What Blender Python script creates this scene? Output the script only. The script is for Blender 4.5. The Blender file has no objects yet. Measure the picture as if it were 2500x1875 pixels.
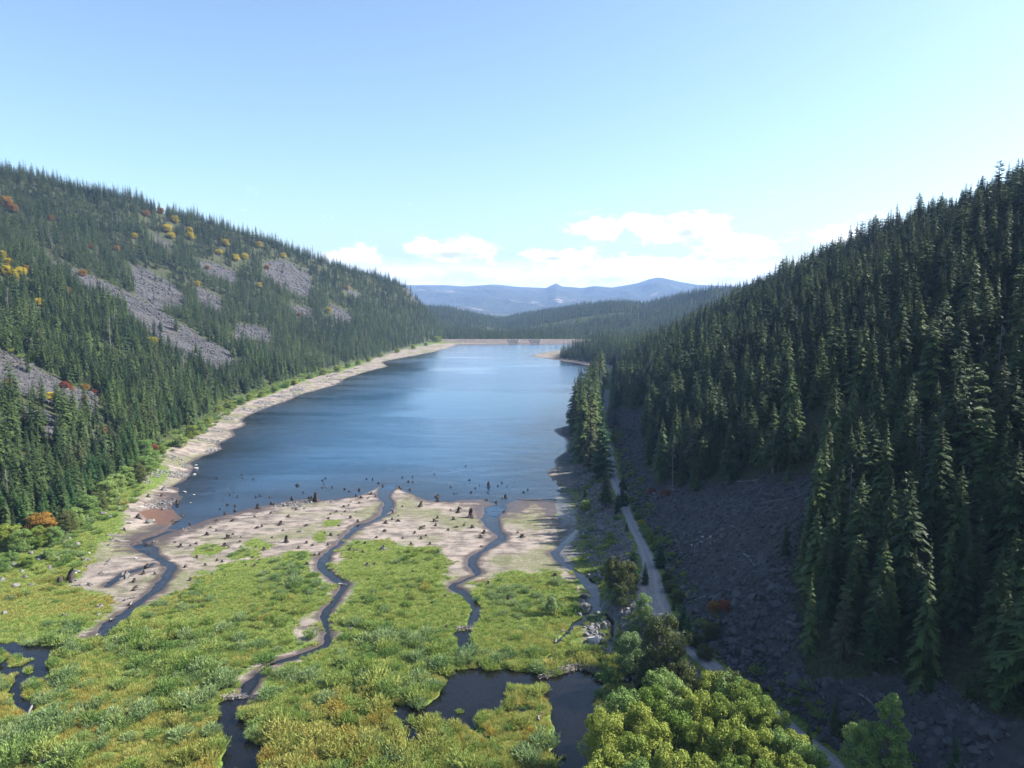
import bpy, math, random
import numpy as np
from mathutils import Vector, Matrix

# ------------------------------------------------------------------ camera, sky, sun, exposure
sc = bpy.context.scene
COL = sc.collection
CAM_H = 60.0                      # metres above the lake
FPX, CX, CY, HORIZON = 1903.0, 1250.0, 937.5, 735.0   # photograph geometry (2500 x 1875 px)
PITCH = math.atan((CY - HORIZON) / FPX)
cam = bpy.data.cameras.new('camera')
cam.sensor_width = 36.0
cam.lens = 36.0 * FPX / 2500.0
cam.clip_start, cam.clip_end = 1.0, 40000.0
cam_ob = bpy.data.objects.new('camera', cam)
COL.objects.link(cam_ob)
cam_ob.location = (0, 0, CAM_H)
cam_ob.rotation_euler = (math.pi / 2 - PITCH, 0, 0)
sc.camera = cam_ob

SUN_EL, SUN_AZ = math.radians(38.0), math.radians(83.0)     # azimuth clockwise from +Y (view direction)
SUN_DIR = Vector((math.sin(SUN_AZ) * math.cos(SUN_EL), math.cos(SUN_AZ) * math.cos(SUN_EL), math.sin(SUN_EL)))
SUN_STRENGTH, SKY_STRENGTH, EXPOSURE = 5.0, 0.10, 1.32
sun = bpy.data.lights.new('sun', 'SUN')
sun.energy = SUN_STRENGTH
sun.angle = math.radians(0.53)
sun.color = (1.0, 0.955, 0.89)
sun_ob = bpy.data.objects.new('sun', sun)
COL.objects.link(sun_ob)
sun_ob.rotation_euler = SUN_DIR.to_track_quat('Z', 'Y').to_euler()
sun_ob.location = (200, 50, 300)

sc.view_settings.view_transform = 'Standard'
sc.view_settings.look = 'None'
sc.view_settings.gamma = 1.0
sc.view_settings.use_curve_mapping = False
sc.view_settings.exposure = EXPOSURE
sc.render.engine = 'CYCLES'
cy = sc.cycles
cy.max_bounces, cy.diffuse_bounces, cy.glossy_bounces = 4, 1, 2
cy.transmission_bounces, cy.transparent_max_bounces, cy.volume_bounces = 2, 6, 0
cy.use_denoising = True
cy.caustics_reflective = cy.caustics_refractive = False
cy.sample_clamp_indirect = 4.0


class NT:
    """small node-tree writer"""
    def __init__(self, tree):
        self.t = tree
        self.t.nodes.clear()

    def n(self, typ, ins=None, **props):
        nd = self.t.nodes.new(typ)
        for k, v in props.items():
            setattr(nd, k, v)
        for k, v in (ins or {}).items():
            s = nd.inputs[k]
            if isinstance(v, bpy.types.NodeSocket):
                self.t.links.new(v, s)
            else:
                s.default_value = v
        return nd

    def math(self, op, a, b=0.0, c=0.0, clamp=False):
        return self.n('ShaderNodeMath', {0: a, 1: b, 2: c}, operation=op, use_clamp=clamp).outputs[0]

    def vmath(self, op, a, b=(0, 0, 0)):
        return self.n('ShaderNodeVectorMath', {0: a, 1: b}, operation=op).outputs[0]

    def ss(self, x, lo, hi, a=0.0, b=1.0):
        return self.n('ShaderNodeMapRange', {0: x, 1: lo, 2: hi, 3: a, 4: b}, interpolation_type='SMOOTHSTEP').outputs[0]

    def lin(self, x, lo, hi, a=0.0, b=1.0):
        return self.n('ShaderNodeMapRange', {0: x, 1: lo, 2: hi, 3: a, 4: b}).outputs[0]

    def noise(self, vec, scale, detail=4.0, rough=0.55, dist=0.0):
        return self.n('ShaderNodeTexNoise', {'Vector': vec, 'Scale': scale, 'Detail': detail, 'Roughness': rough, 'Distortion': dist}).outputs['Fac']

    def mix(self, f, a, b):
        nd = self.t.nodes.new('ShaderNodeMix')
        nd.data_type = 'RGBA'
        for i, v in ((0, f), (6, a), (7, b)):
            if isinstance(v, bpy.types.NodeSocket):
                self.t.links.new(v, nd.inputs[i])
            else:
                nd.inputs[i].default_value = (*v, 1.0) if i and len(v) == 3 else v
        return nd.outputs[2]

    def attr(self, name):
        return self.n('ShaderNodeAttribute', attribute_name=name).outputs['Fac']

    def pos(self):
        return self.n('ShaderNodeNewGeometry').outputs['Position']

    def bump(self, h, strength, dist):
        return self.n('ShaderNodeBump', {'Height': h, 'Strength': strength, 'Distance': dist}).outputs[0]

    def out(self, surf):
        o = self.n('ShaderNodeOutputMaterial')
        self.t.links.new(surf, o.inputs['Surface'])


def new_mat(name):
    m = bpy.data.materials.new(name)
    m.use_nodes = True
    return m, NT(m.node_tree)


ALB = 1.0


def principled(t, col, rough=0.85, spec=0.2, normal=None):
    ins = {'Roughness': rough, 'Specular IOR Level': spec}
    if isinstance(col, bpy.types.NodeSocket):
        ins['Base Color'] = t.vmath('MULTIPLY', col, (ALB, ALB, ALB))
    else:
        ins['Base Color'] = (*[c_ * ALB for c_ in col], 1.0)
    if normal is not None:
        ins['Normal'] = normal
    return t.n('ShaderNodeBsdfPrincipled', ins).outputs[0]


# ---- world: Nishita sky and a band of fair-weather cloud low over the horizon
world = bpy.data.worlds.new('World')
sc.world = world
world.use_nodes = True
w = NT(world.node_tree)
sky = w.n('ShaderNodeTexSky', sky_type='NISHITA')
sky.sun_disc = False
sky.sun_elevation = SUN_EL
sky.sun_rotation = SUN_AZ
sky.altitude = 900.0
sky.air_density = 1.0
sky.dust_density = 3.0
sky.ozone_density = 1.4
d = w.n('ShaderNodeTexCoord').outputs['Generated']
sep = w.n('ShaderNodeSeparateXYZ', {0: d})
el = w.math('DIVIDE', sep.outputs[2], w.math('SQRT', w.math('ADD', w.math('MULTIPLY', sep.outputs[0], sep.outputs[0]), w.math('MULTIPLY', sep.outputs[1], sep.outputs[1]))))
az = w.math('ARCTAN2', sep.outputs[0], sep.outputs[1])
cvec = w.n('ShaderNodeCombineXYZ', {0: w.math('MULTIPLY', az, 1.0), 1: w.math('MULTIPLY', el, 2.0), 2: 0.3}).outputs[0]
n_big = w.noise(cvec, 24.0, 3.0, 0.5)
n_fine = w.noise(cvec, 80.0, 6.0, 0.65)
billow = w.math('ADD', w.math('MULTIPLY', w.math('SUBTRACT', n_big, 0.5), 1.6), w.math('MULTIPLY', w.math('SUBTRACT', n_fine, 0.5), 1.3))


def blob(px, py, rx, ry):
    """a cloud heap at a bearing and height above the horizon"""
    a0, e0 = math.atan((px - CX) / FPX), (HORIZON - py) / FPX
    qx = w.math('DIVIDE', w.math('SUBTRACT', az, a0), rx / FPX)
    qy = w.math('DIVIDE', w.math('SUBTRACT', el, e0), ry / FPX)
    r2 = w.math('ADD', w.math('MULTIPLY', qx, qx), w.math('MULTIPLY', qy, qy))
    return w.math('EXPONENT', w.math('MULTIPLY', r2, -1.0))


heaps = None
for b in [(1470, 560, 75, 30), (1560, 552, 60, 28), (1690, 565, 80, 42), (1610, 575, 90, 30), (1790, 615, 100, 34), (1130, 615, 95, 30), (1040, 605, 50, 22),
          (1380, 632, 110, 24), (860, 632, 80, 22), (1560, 648, 300, 18), (2300, 600, 300, 50), (300, 620, 200, 40)]:
    g = blob(*b)
    heaps = g if heaps is None else w.math('MAXIMUM', heaps, g)
around = w.ss(w.math('ABSOLUTE', az), 0.9, 1.4)          # the same kind of cloud band goes on all round
heaps = w.math('ADD', heaps, w.math('MULTIPLY', around, w.ss(el, 0.12, 0.03, 0.0, 0.55)))
bank = w.ss(w.math('ADD', el, w.math('MULTIPLY', billow, 0.012)), 0.058, 0.030)
dens = w.math('MAXIMUM', w.ss(w.math('ADD', heaps, w.math('MULTIPLY', billow, 0.95)), 0.25, 0.85), w.math('MULTIPLY', bank, 0.97))
dens = w.math('MULTIPLY', dens, w.ss(el, 0.15, 0.115))
under = None
for b in [(1115, 624, 70, 11), (1350, 633, 34, 7), (1668, 577, 36, 16)]:
    g = blob(*b)
    under = g if under is None else w.math('MAXIMUM', under, g)
under = w.ss(w.math('ADD', under, w.math('MULTIPLY', billow, 0.8)), 0.15, 0.95)
ccol = w.mix(w.math('MULTIPLY', under, 0.8), (7.6, 7.9, 8.1), (2.75, 2.85, 3.5))
ccol = w.mix(w.ss(billow, 0.05, -0.45, 0.0, 0.6), ccol, (3.6, 4.3, 5.2))
skyt = w.vmath('MULTIPLY', sky.outputs[0], (0.97, 1.05, 1.05))
skycol = w.mix(dens, skyt, ccol)
bg = w.n('ShaderNodeBackground', {'Color': skycol, 'Strength': SKY_STRENGTH})
wo = w.n('ShaderNodeOutputWorld')
w.t.links.new(bg.outputs[0], wo.inputs['Surface'])

# ------------------------------------------------------------------ helpers
rng = np.random.default_rng(7)
RND = random.Random(11)


def ray(px, py):
    u, v = px - CX, CY - py
    c, s = math.cos(PITCH), math.sin(PITCH)
    return np.array([u, FPX * c + v * s, -FPX * s + v * c])


def at_z(px, py, z=0.0):
    """ground point seen at a photo pixel, for ground of height z"""
    r = ray(px, py)
    k = (z - CAM_H) / r[2]
    return r[0] * k, r[1] * k


def at_y(px, py, y):
    r = ray(px, py)
    k = y / r[1]
    return r[0] * k, y, CAM_H + r[2] * k


def project(x, y, z):
    c, s = math.cos(PITCH), math.sin(PITCH)
    zz = z - CAM_H
    f = np.maximum(y * c - zz * s, 0.1)
    return CX + FPX * x / f, CY - FPX * (y * s + zz * c) / f


def hash2(ix, iy, seed):
    n = (ix.astype(np.int64) * 374761393 + iy.astype(np.int64) * 668265263 + seed * 974711) & 0x7fffffff
    n = ((n ^ (n >> 13)) * 1274126177) & 0x7fffffff
    return ((n ^ (n >> 16)) & 0xffff) / 65535.0


def vnoise(x, y, seed=0):
    ix, iy = np.floor(x), np.floor(y)
    fx, fy = x - ix, y - iy
    fx, fy = fx * fx * (3 - 2 * fx), fy * fy * (3 - 2 * fy)
    a, b = hash2(ix, iy, seed), hash2(ix + 1, iy, seed)
    c, d_ = hash2(ix, iy + 1, seed), hash2(ix + 1, iy + 1, seed)
    return (a + (b - a) * fx) * (1 - fy) + (c + (d_ - c) * fx) * fy


def fbm(x, y, scale, octv=4, seed=0):
    """-1..1"""
    s, amp, tot = 0.0, 1.0, 0.0
    for o in range(octv):
        s = s + amp * (vnoise(x / scale + 17.3 * o, y / scale - 9.1 * o, seed + o) * 2 - 1)
        tot += amp
        amp *= 0.5
        scale *= 0.5
    return s / tot


def sstep(x, a, b):
    t = np.clip((x - a) / (b - a), 0, 1)
    return t * t * (3 - 2 * t)


def poly_sdf(x, y, poly):
    """signed distance, negative inside"""
    p = np.asarray(poly, float)
    d2 = np.full(x.shape, 1e18)
    inside = np.zeros(x.shape, bool)
    for i in range(len(p)):
        ax, ay = p[i]
        bx, by = p[(i + 1) % len(p)]
        ex, ey = bx - ax, by - ay
        wx, wy = x - ax, y - ay
        t = np.clip((wx * ex + wy * ey) / (ex * ex + ey * ey + 1e-12), 0, 1)
        d2 = np.minimum(d2, (wx - ex * t) ** 2 + (wy - ey * t) ** 2)
        if by != ay:
            c = ((ay > y) != (by > y)) & (x < (bx - ax) * (y - ay) / (by - ay) + ax)
            inside ^= c
    return np.where(inside, -1, 1) * np.sqrt(d2)


def line_dist(x, y, pts):
    """distance to a polyline minus its interpolated half width; pts rows (x, y, half_width)"""
    best = np.full(x.shape, 1e9)
    for (ax, ay, aw), (bx, by, bw) in zip(pts[:-1], pts[1:]):
        ex, ey = bx - ax, by - ay
        t = np.clip(((x - ax) * ex + (y - ay) * ey) / (ex * ex + ey * ey + 1e-12), 0, 1)
        best = np.minimum(best, np.hypot(x - ax - ex * t, y - ay - ey * t) - (aw + (bw - aw) * t))
    return best


def link(ob, parent=None):
    COL.objects.link(ob)
    if parent is not None:
        ob.parent = parent
    return ob


def tag(o, label=None, cat=None, group=None, kind=None):
    for k, v in (('label', label), ('category', cat), ('group', group), ('kind', kind)):
        if v is not None:
            o[k] = v
    return o


def mesh_np(name, v, f, mats, mi=None, smooth=False):
    """v (n,3); f list/array of equal-length faces or a list of arrays"""
    me = bpy.data.meshes.new(name)
    v = np.asarray(v, np.float32)
    fs = f if isinstance(f, list) and len(f) and isinstance(f[0], np.ndarray) else [np.asarray(f)]
    fs = [a for a in fs if len(a)]
    loops = np.concatenate([a.ravel() for a in fs]).astype(np.int32)
    tot = np.concatenate([np.full(len(a), a.shape[1]) for a in fs]).astype(np.int32)
    start = np.concatenate([[0], np.cumsum(tot)[:-1]]).astype(np.int32)
    me.vertices.add(len(v))
    me.vertices.foreach_set('co', v.ravel())
    me.loops.add(len(loops))
    me.loops.foreach_set('vertex_index', loops)
    me.polygons.add(len(tot))
    me.polygons.foreach_set('loop_start', start)
    me.polygons.foreach_set('loop_total', tot)
    for m in (mats if isinstance(mats, (list, tuple)) else [mats]):
        me.materials.append(m)
    if mi is not None:
        me.polygons.foreach_set('material_index', np.asarray(mi, np.int32))
    me.polygons.foreach_set('use_smooth', np.full(len(tot), smooth))
    me.update(calc_edges=True)
    return me


def add_attr(me, name, val):
    a = me.attributes.new(name, 'FLOAT', 'POINT')
    a.data.foreach_set('value', np.asarray(val, np.float32))


def ob_from(name, me, parent=None, loc=None):
    o = bpy.data.objects.new(name, me)
    if loc is not None:
        o.location = loc
    return link(o, parent)


def Z(o, pts):
    """points read in an enlarged crop -> photo pixels; o = crop origin"""
    k = 700.0 / 2212.0
    return [(o[0] + p[0] * k, o[1] + p[1] * k, *p[2:]) for p in pts]


Z1, Z2, Z3, Z4 = (0, 380), (600, 500), (1200, 500), (1800, 380)
Z5, Z6, Z7, Z8, Z9 = (0, 850), (400, 1050), (900, 1050), (1300, 850), (1800, 850)
Z12, Z11, Z14, Z13 = (0, 1350), (600, 1350), (1200, 1350), (1800, 1350)

# ------------------------------------------------------------------ layout of the valley, from the photograph
lake_px = [(1119, 840), (1094, 850), (1052, 861), (973, 875), (932, 884), (948, 895), (885, 910), (840, 926), (821, 940), (777, 951), (727, 967),
           (685, 985), (632, 1003), (589, 1024), (598, 1040), (566, 1051), (570, 1064), (535, 1084), (544, 1096), (494, 1116), (462, 1132), (475, 1141),
           (459, 1166), (424, 1190), (440, 1201), (421, 1242), (443, 1265), (411, 1287), (380, 1304), (338, 1320), (345, 1334), (389, 1312), (449, 1291),
           (500, 1270), (558, 1256), (602, 1243), (663, 1232), (732, 1220), (811, 1214), (868, 1205), (906, 1192), (935, 1186), (951, 1192), (970, 1187),
           (1026, 1203), (1064, 1217), (1121, 1220), (1185, 1223), (1205, 1232), (1185, 1252), (1215, 1260), (1248, 1240), (1261, 1222), (1321, 1219),
           (1349, 1237), (1394, 1270), (1404, 1278), (1400, 1262), (1372, 1240), (1353, 1215), (1352, 1189), (1335, 1151), (1356, 1139), (1356, 1123),
           (1384, 1097), (1384, 1078), (1356, 1054), (1358, 1047), (1401, 1037), (1387, 1016), (1408, 989), (1430, 950), (1470, 916), (1480, 900), (1421, 889),
           (1371, 881), (1340, 876), (1303, 871), (1298, 867), (1345, 857), (1385, 856), (1440, 858), (1520, 858), (1552, 852), (1548, 843), (1420, 838)]


def base_est(y):
    return np.maximum(0.0, (238.0 - y) * 0.014)


def V(px, py, dz=0.0):
    """photo pixel -> point on the valley floor"""
    z = 0.5
    for _ in range(6):
        x, y = at_z(px, py, z)
        z = float(base_est(y)) + dz
    return x, y


def VP(pts):
    return [V(p[0], p[1]) for p in pts]


LAKE = [at_z(px, py) for px, py in lake_px]


def stream(pts, wpx):
    """centre line in photo pixels, width in photo pixels -> (x, y, half width)"""
    r = []
    for i, p in enumerate(pts):
        x, y = V(p[0], p[1])
        ww = p[2] if len(p) > 2 else wpx
        r.append((x, y, 0.5 * ww * y / FPX * 1.05))
    # soften the corners
    out = [r[0]]
    for a, b in zip(r[:-1], r[1:]):
        for t in (0.25, 0.75):
            out.append(tuple(a[i] + (b[i] - a[i]) * t for i in range(3)))
    out.append(r[-1])
    return out


STREAMS = {
    'left': stream(Z(Z5, [(1060, 1500, 26), (1130, 1530, 34)]) + Z(Z12, [(1180, 10, 22), (1270, 70), (1340, 100), (1290, 160), (1240, 230), (1160, 310), (1080, 360), (1000, 420), (960, 470), (820, 560), (770, 630, 10)]), 17),
    'left_branch': stream(Z(Z12, [(1180, 70, 8), (1130, 100), (980, 140), (880, 200), (820, 250, 5)]), 10),
    'middle': stream([(951, 1186, 34)] + Z(Z6, [(1690, 510, 26), (1740, 570), (1710, 610), (1720, 640), (1600, 700), (1490, 740), (1420, 810), (1350, 870), (1270, 940), (1200, 1020),
                     (1260, 1090), (1360, 1170), (1390, 1200), (1330, 1290), (1260, 1370), (1240, 1450), (1260, 1540), (1270, 1620)]) +
                     Z(Z11, [(640, 690), (560, 730), (420, 780), (200, 840), (100, 920), (30, 1000), (0, 1080), (-40, 1130, 30)]), 19),
    'right_middle': stream([(1205, 1240, 44)] + Z(Z7, [(935, 660, 38), (970, 770, 26), (1040, 820), (920, 900), (830, 950), (790, 1000), (810, 1070), (850, 1100), (760, 1140), (620, 1190),
                            (700, 1230), (760, 1290), (830, 1350), (820, 1430), (775, 1520, 24)]), 20),
    'right': stream(Z(Z7, [(1620, 760, 8), (1480, 900, 12), (1430, 930, 20), (1450, 970), (1530, 1040), (1600, 1080), (1660, 1130, 26), (1720, 1200, 30), (1750, 1280, 26), (1780, 1390, 22), (1700, 1410)]) +
                    Z(Z14, [(700, 510), (580, 590), (500, 690), (460, 790), (440, 850, 8)]), 17),
    'right_branch': stream(Z(Z14, [(860, 430, 16), (920, 520), (930, 620), (940, 700), (870, 800), (830, 860, 8)]), 14),
}
pond_px = {
    'left': Z(Z12, [(-60, 690), (130, 685), (230, 710), (400, 715), (385, 790), (350, 850), (370, 930), (400, 965), (300, 1040), (240, 1120), (240, 1160), (300, 1190), (200, 1270), (110, 1160), (60, 1060), (-60, 1100)]),
    'beaver_middle': Z(Z12, [(1500, 1150), (1640, 1175), (1740, 1120), (1870, 1105), (1840, 1200), (1830, 1260), (1930, 1310), (1870, 1390), (1960, 1450), (2110, 1490), (2090, 1540), (1970, 1600), (1990, 1760), (1650, 1780), (1710, 1500), (1690, 1370), (1490, 1345), (1640, 1320), (1700, 1210)]),
    'narrow': Z(Z11, [(1580, 610), (1660, 580), (1740, 575), (1710, 660), (1790, 735), (1700, 765), (1690, 820), (1635, 820), (1640, 690)]),
    'reedy': Z(Z11, [(1290, 990), (1330, 930), (1540, 910), (1680, 888), (1840, 878), (2000, 893), (2240, 915), (2350, 940), (2400, 1000), (2200, 1020), (2010, 1000), (1990, 1080), (2100, 1180), (2200, 1200), (2100, 1230),
                     (1900, 1200), (1760, 1230), (1780, 1310), (1890, 1400), (1900, 1490), (1840, 1400), (1740, 1330), (1560, 1310), (1390, 1220), (1360, 1400), (1315, 1580), (1285, 1560), (1240, 1400), (1190, 1290), (1090, 1200), (1120, 1110), (1210, 1160), (1390, 1150), (1480, 1090), (1540, 960), (1400, 950)]),
    'deep': Z(Z14, [(330, 960), (450, 945), (690, 890), (870, 945), (1000, 960), (1150, 910), (1160, 1010), (900, 990), (820, 1080), (780, 1250), (800, 1400), (850, 1520), (860, 1800), (560, 1800), (480, 1560), (410, 1520), (470, 1440), (440, 1300), (450, 1180), (380, 1090), (440, 1010)]),
}
PONDS = {k: VP(p) for k, p in pond_px.items()}
ISLES = [VP(Z(Z12, p)) for p in (
    [(20, 885), (90, 790), (160, 780), (240, 810), (150, 860)], [(190, 880), (260, 860), (275, 900), (210, 920)], [(-60, 740), (100, 745), (60, 800), (-60, 880)],
    [(-60, 920), (60, 930), (105, 965), (50, 1060), (-60, 1095)], [(150, 1060), (190, 985), (280, 942), (385, 965), (300, 1030), (215, 1110)], [(85, 920), (140, 905), (130, 940), (90, 945)])]
bare_px = ([(1140, 836), (1068, 842), (1011, 854), (932, 870), (904, 883), (863, 902), (777, 924), (727, 943), (663, 968), (600, 988), (535, 1011), (519, 1037), (481, 1068), (453, 1094), (408, 1116), (380, 1135),
            (418, 1160), (386, 1195), (320, 1230), (301, 1271), (297, 1299), (241, 1334), (215, 1369), (196, 1407), (152, 1435), (228, 1435), (269, 1454), (275, 1486), (241, 1505), (222, 1527), (177, 1553),
            (158, 1565), (215, 1558), (253, 1556), (275, 1527), (320, 1489), (373, 1467), (421, 1442), (447, 1439), (492, 1408), (542, 1376), (603, 1363), (678, 1360), (704, 1344), (754, 1344), (758, 1370),
            (742, 1404), (800, 1400), (843, 1354), (837, 1335), (859, 1319), (938, 1319), (995, 1335), (1049, 1335), (1080, 1344), (1087, 1385), (1087, 1414), (1080, 1436), (1096, 1449), (1153, 1449), (1153, 1423),
            (1194, 1414), (1216, 1398), (1264, 1389), (1296, 1398), (1337, 1392), (1372, 1404), (1394, 1417), (1410, 1400), (1404, 1366), (1420, 1330), (1400, 1290)])
BARE = VP(bare_px) + [at_z(px, py) for px, py in ((1380, 1200), (1400, 1050), (1500, 890), (1560, 850), (1560, 830))]
BARE_EXTRA = [VP(Z(Z14, [(660, 620), (740, 550), (800, 540), (790, 640), (880, 660), (740, 740), (680, 700)])), VP(Z(Z7, [(1540, 1150), (1620, 1200), (1690, 1290), (1690, 1350), (1640, 1340), (1630, 1260)])),
              VP(Z(Z6, [(1240, 1000), (1330, 960), (1380, 990), (1340, 1060), (1260, 1040)])), VP(Z(Z6, [(1000, 1480), (1120, 1430), (1230, 1330), (1260, 1400), (1200, 1560), (1160, 1640), (1050, 1600), (1010, 1540)])),
              VP(Z(Z7, [(1780, 800), (1900, 860), (1960, 960), (1900, 1000), (1800, 960)]))]
GREEN_IN_BARE = [VP(Z(Z6, p)) for p in ([(240, 890), (330, 870), (480, 900), (380, 960), (260, 950)], [(480, 970), (620, 910), (740, 920), (700, 970), (520, 990)], [(1220, 700), (1370, 690), (1330, 740), (1240, 750)],
                                        [(1150, 850), (1200, 770), (1260, 790), (1220, 860)], [(620, 880), (700, 830), (840, 880), (780, 920)], [(260, 1070), (350, 1070), (330, 1110), (265, 1105)])]
RUST = [VP(Z(Z5, [(1060, 1290), (1200, 1230), (1330, 1240), (1370, 1300), (1290, 1370), (1130, 1340)])), VP(Z(Z7, [(800, 1160), (920, 1130), (925, 1180), (870, 1205)]))]

# the gravel road: left and right edges in the photograph
ROAD_Z = 4.5
road_px = [(1476, 1489, 952), (1472, 1487, 989), (1460, 1475, 1027), (1470, 1489, 1059), (1477, 1498, 1103), (1480, 1506, 1154), (1500, 1527, 1201), (1512, 1537, 1239), (1530, 1556, 1277),
           (1544, 1573, 1312), (1564, 1595, 1356), (1571, 1608, 1385), (1558, 1618, 1413), (1540, 1630, 1458), (1572, 1640, 1499), (1640, 1692, 1560), (1693, 1745, 1615), (1800, 1860, 1700), (1965, 2040, 1845), (2090, 2180, 1960)]
ROAD_L = np.array([at_z(a, y, ROAD_Z) for a, b, y in road_px])[::-1]
ROAD_R = np.array([at_z(b, y, ROAD_Z) for a, b, y in road_px])[::-1]


def smooth_line(P, n):
    d = np.concatenate([[0], np.cumsum(np.hypot(*np.diff(P, axis=0).T))])
    s = np.linspace(0, d[-1], n)
    q = np.stack([np.interp(s, d, P[:, 0]), np.interp(s, d, P[:, 1])], 1)
    for _ in range(14):
        q[1:-1] = 0.25 * q[:-2] + 0.5 * q[1:-1] + 0.25 * q[2:]
    return q


ROAD_L, ROAD_R = smooth_line(ROAD_L, 220), smooth_line(ROAD_R, 220)
# beyond where it is seen the shore bench goes on
_ext = [(66, 560), (92, 720), (140, 880), (175, 1010), (190, 1100), (200, 1200)]


def interp_line(y, P, ext=()):
    ys = np.concatenate([[-200], P[:, 1], [e[1] for e in ext]])
    xs = np.concatenate([[P[0, 0] + 14], P[:, 0], [e[0] for e in ext]])
    o = np.argsort(ys)
    return np.interp(y, ys[o], xs[o])


def road_left(y):
    return interp_line(y, ROAD_L, _ext)


def road_right(y):
    return interp_line(y, ROAD_R, [(a + 4, b) for a, b in _ext])


toe_px = [(-40, 1350), (150, 1318), (250, 1240), (330, 1170), (395, 1092), (478, 1042), (556, 985), (700, 935), (860, 888), (1000, 850), (1068, 833)]
TOE = np.array([at_z(a, b, 2.0) for a, b in toe_px])
# forested ridges: photo pixel of the skyline, the distance given to it, and the tree height taken off
ridge_l = [(-400, 300, 640), (-150, 345, 720), (0, 390, 744), (339, 463, 840), (633, 554, 936), (859, 644, 1056), (994, 684, 1176), (1040, 746, 1240), (1085, 791, 1300), (1110, 815, 1420)]
RIDGE_L = np.array([at_y(*r) for r in ridge_l])
RIDGE_L[:, 2] -= 14
ridge_r = [(2900, 250, 255), (2500, 394, 345), (2260, 492, 400), (2034, 584, 465), (1898, 668, 545), (1830, 706, 615), (1754, 757, 710), (1706, 783, 770), (1643, 817, 850), (1600, 824, 960)]
RIDGE_R = np.array([at_y(*r) for r in ridge_r])
RIDGE_R[:, 2] -= 12
far_px = [(200, 700, 2300), (700, 735, 2200), (950, 748, 2100), (1056, 752, 2000), (1090, 754, 2000), (1138, 764, 2000), (1185, 778, 2000), (1225, 784, 2100), (1280, 768, 2200), (1358, 757, 2050), (1421, 746, 1950), (1485, 738, 1900),
          (1580, 742, 1850), (1643, 724, 1750), (1738, 700, 1650), (1833, 696, 1600), (2000, 660, 1600), (2400, 620, 1700)]
FAR = np.array([at_y(*r) for r in far_px])
FAR[:, 2] -= 3
FAR_U = FAR[:, 0] / FAR[:, 1]


def lake_sdf(x, y):
    return poly_sdf(x, y, LAKE)


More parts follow.
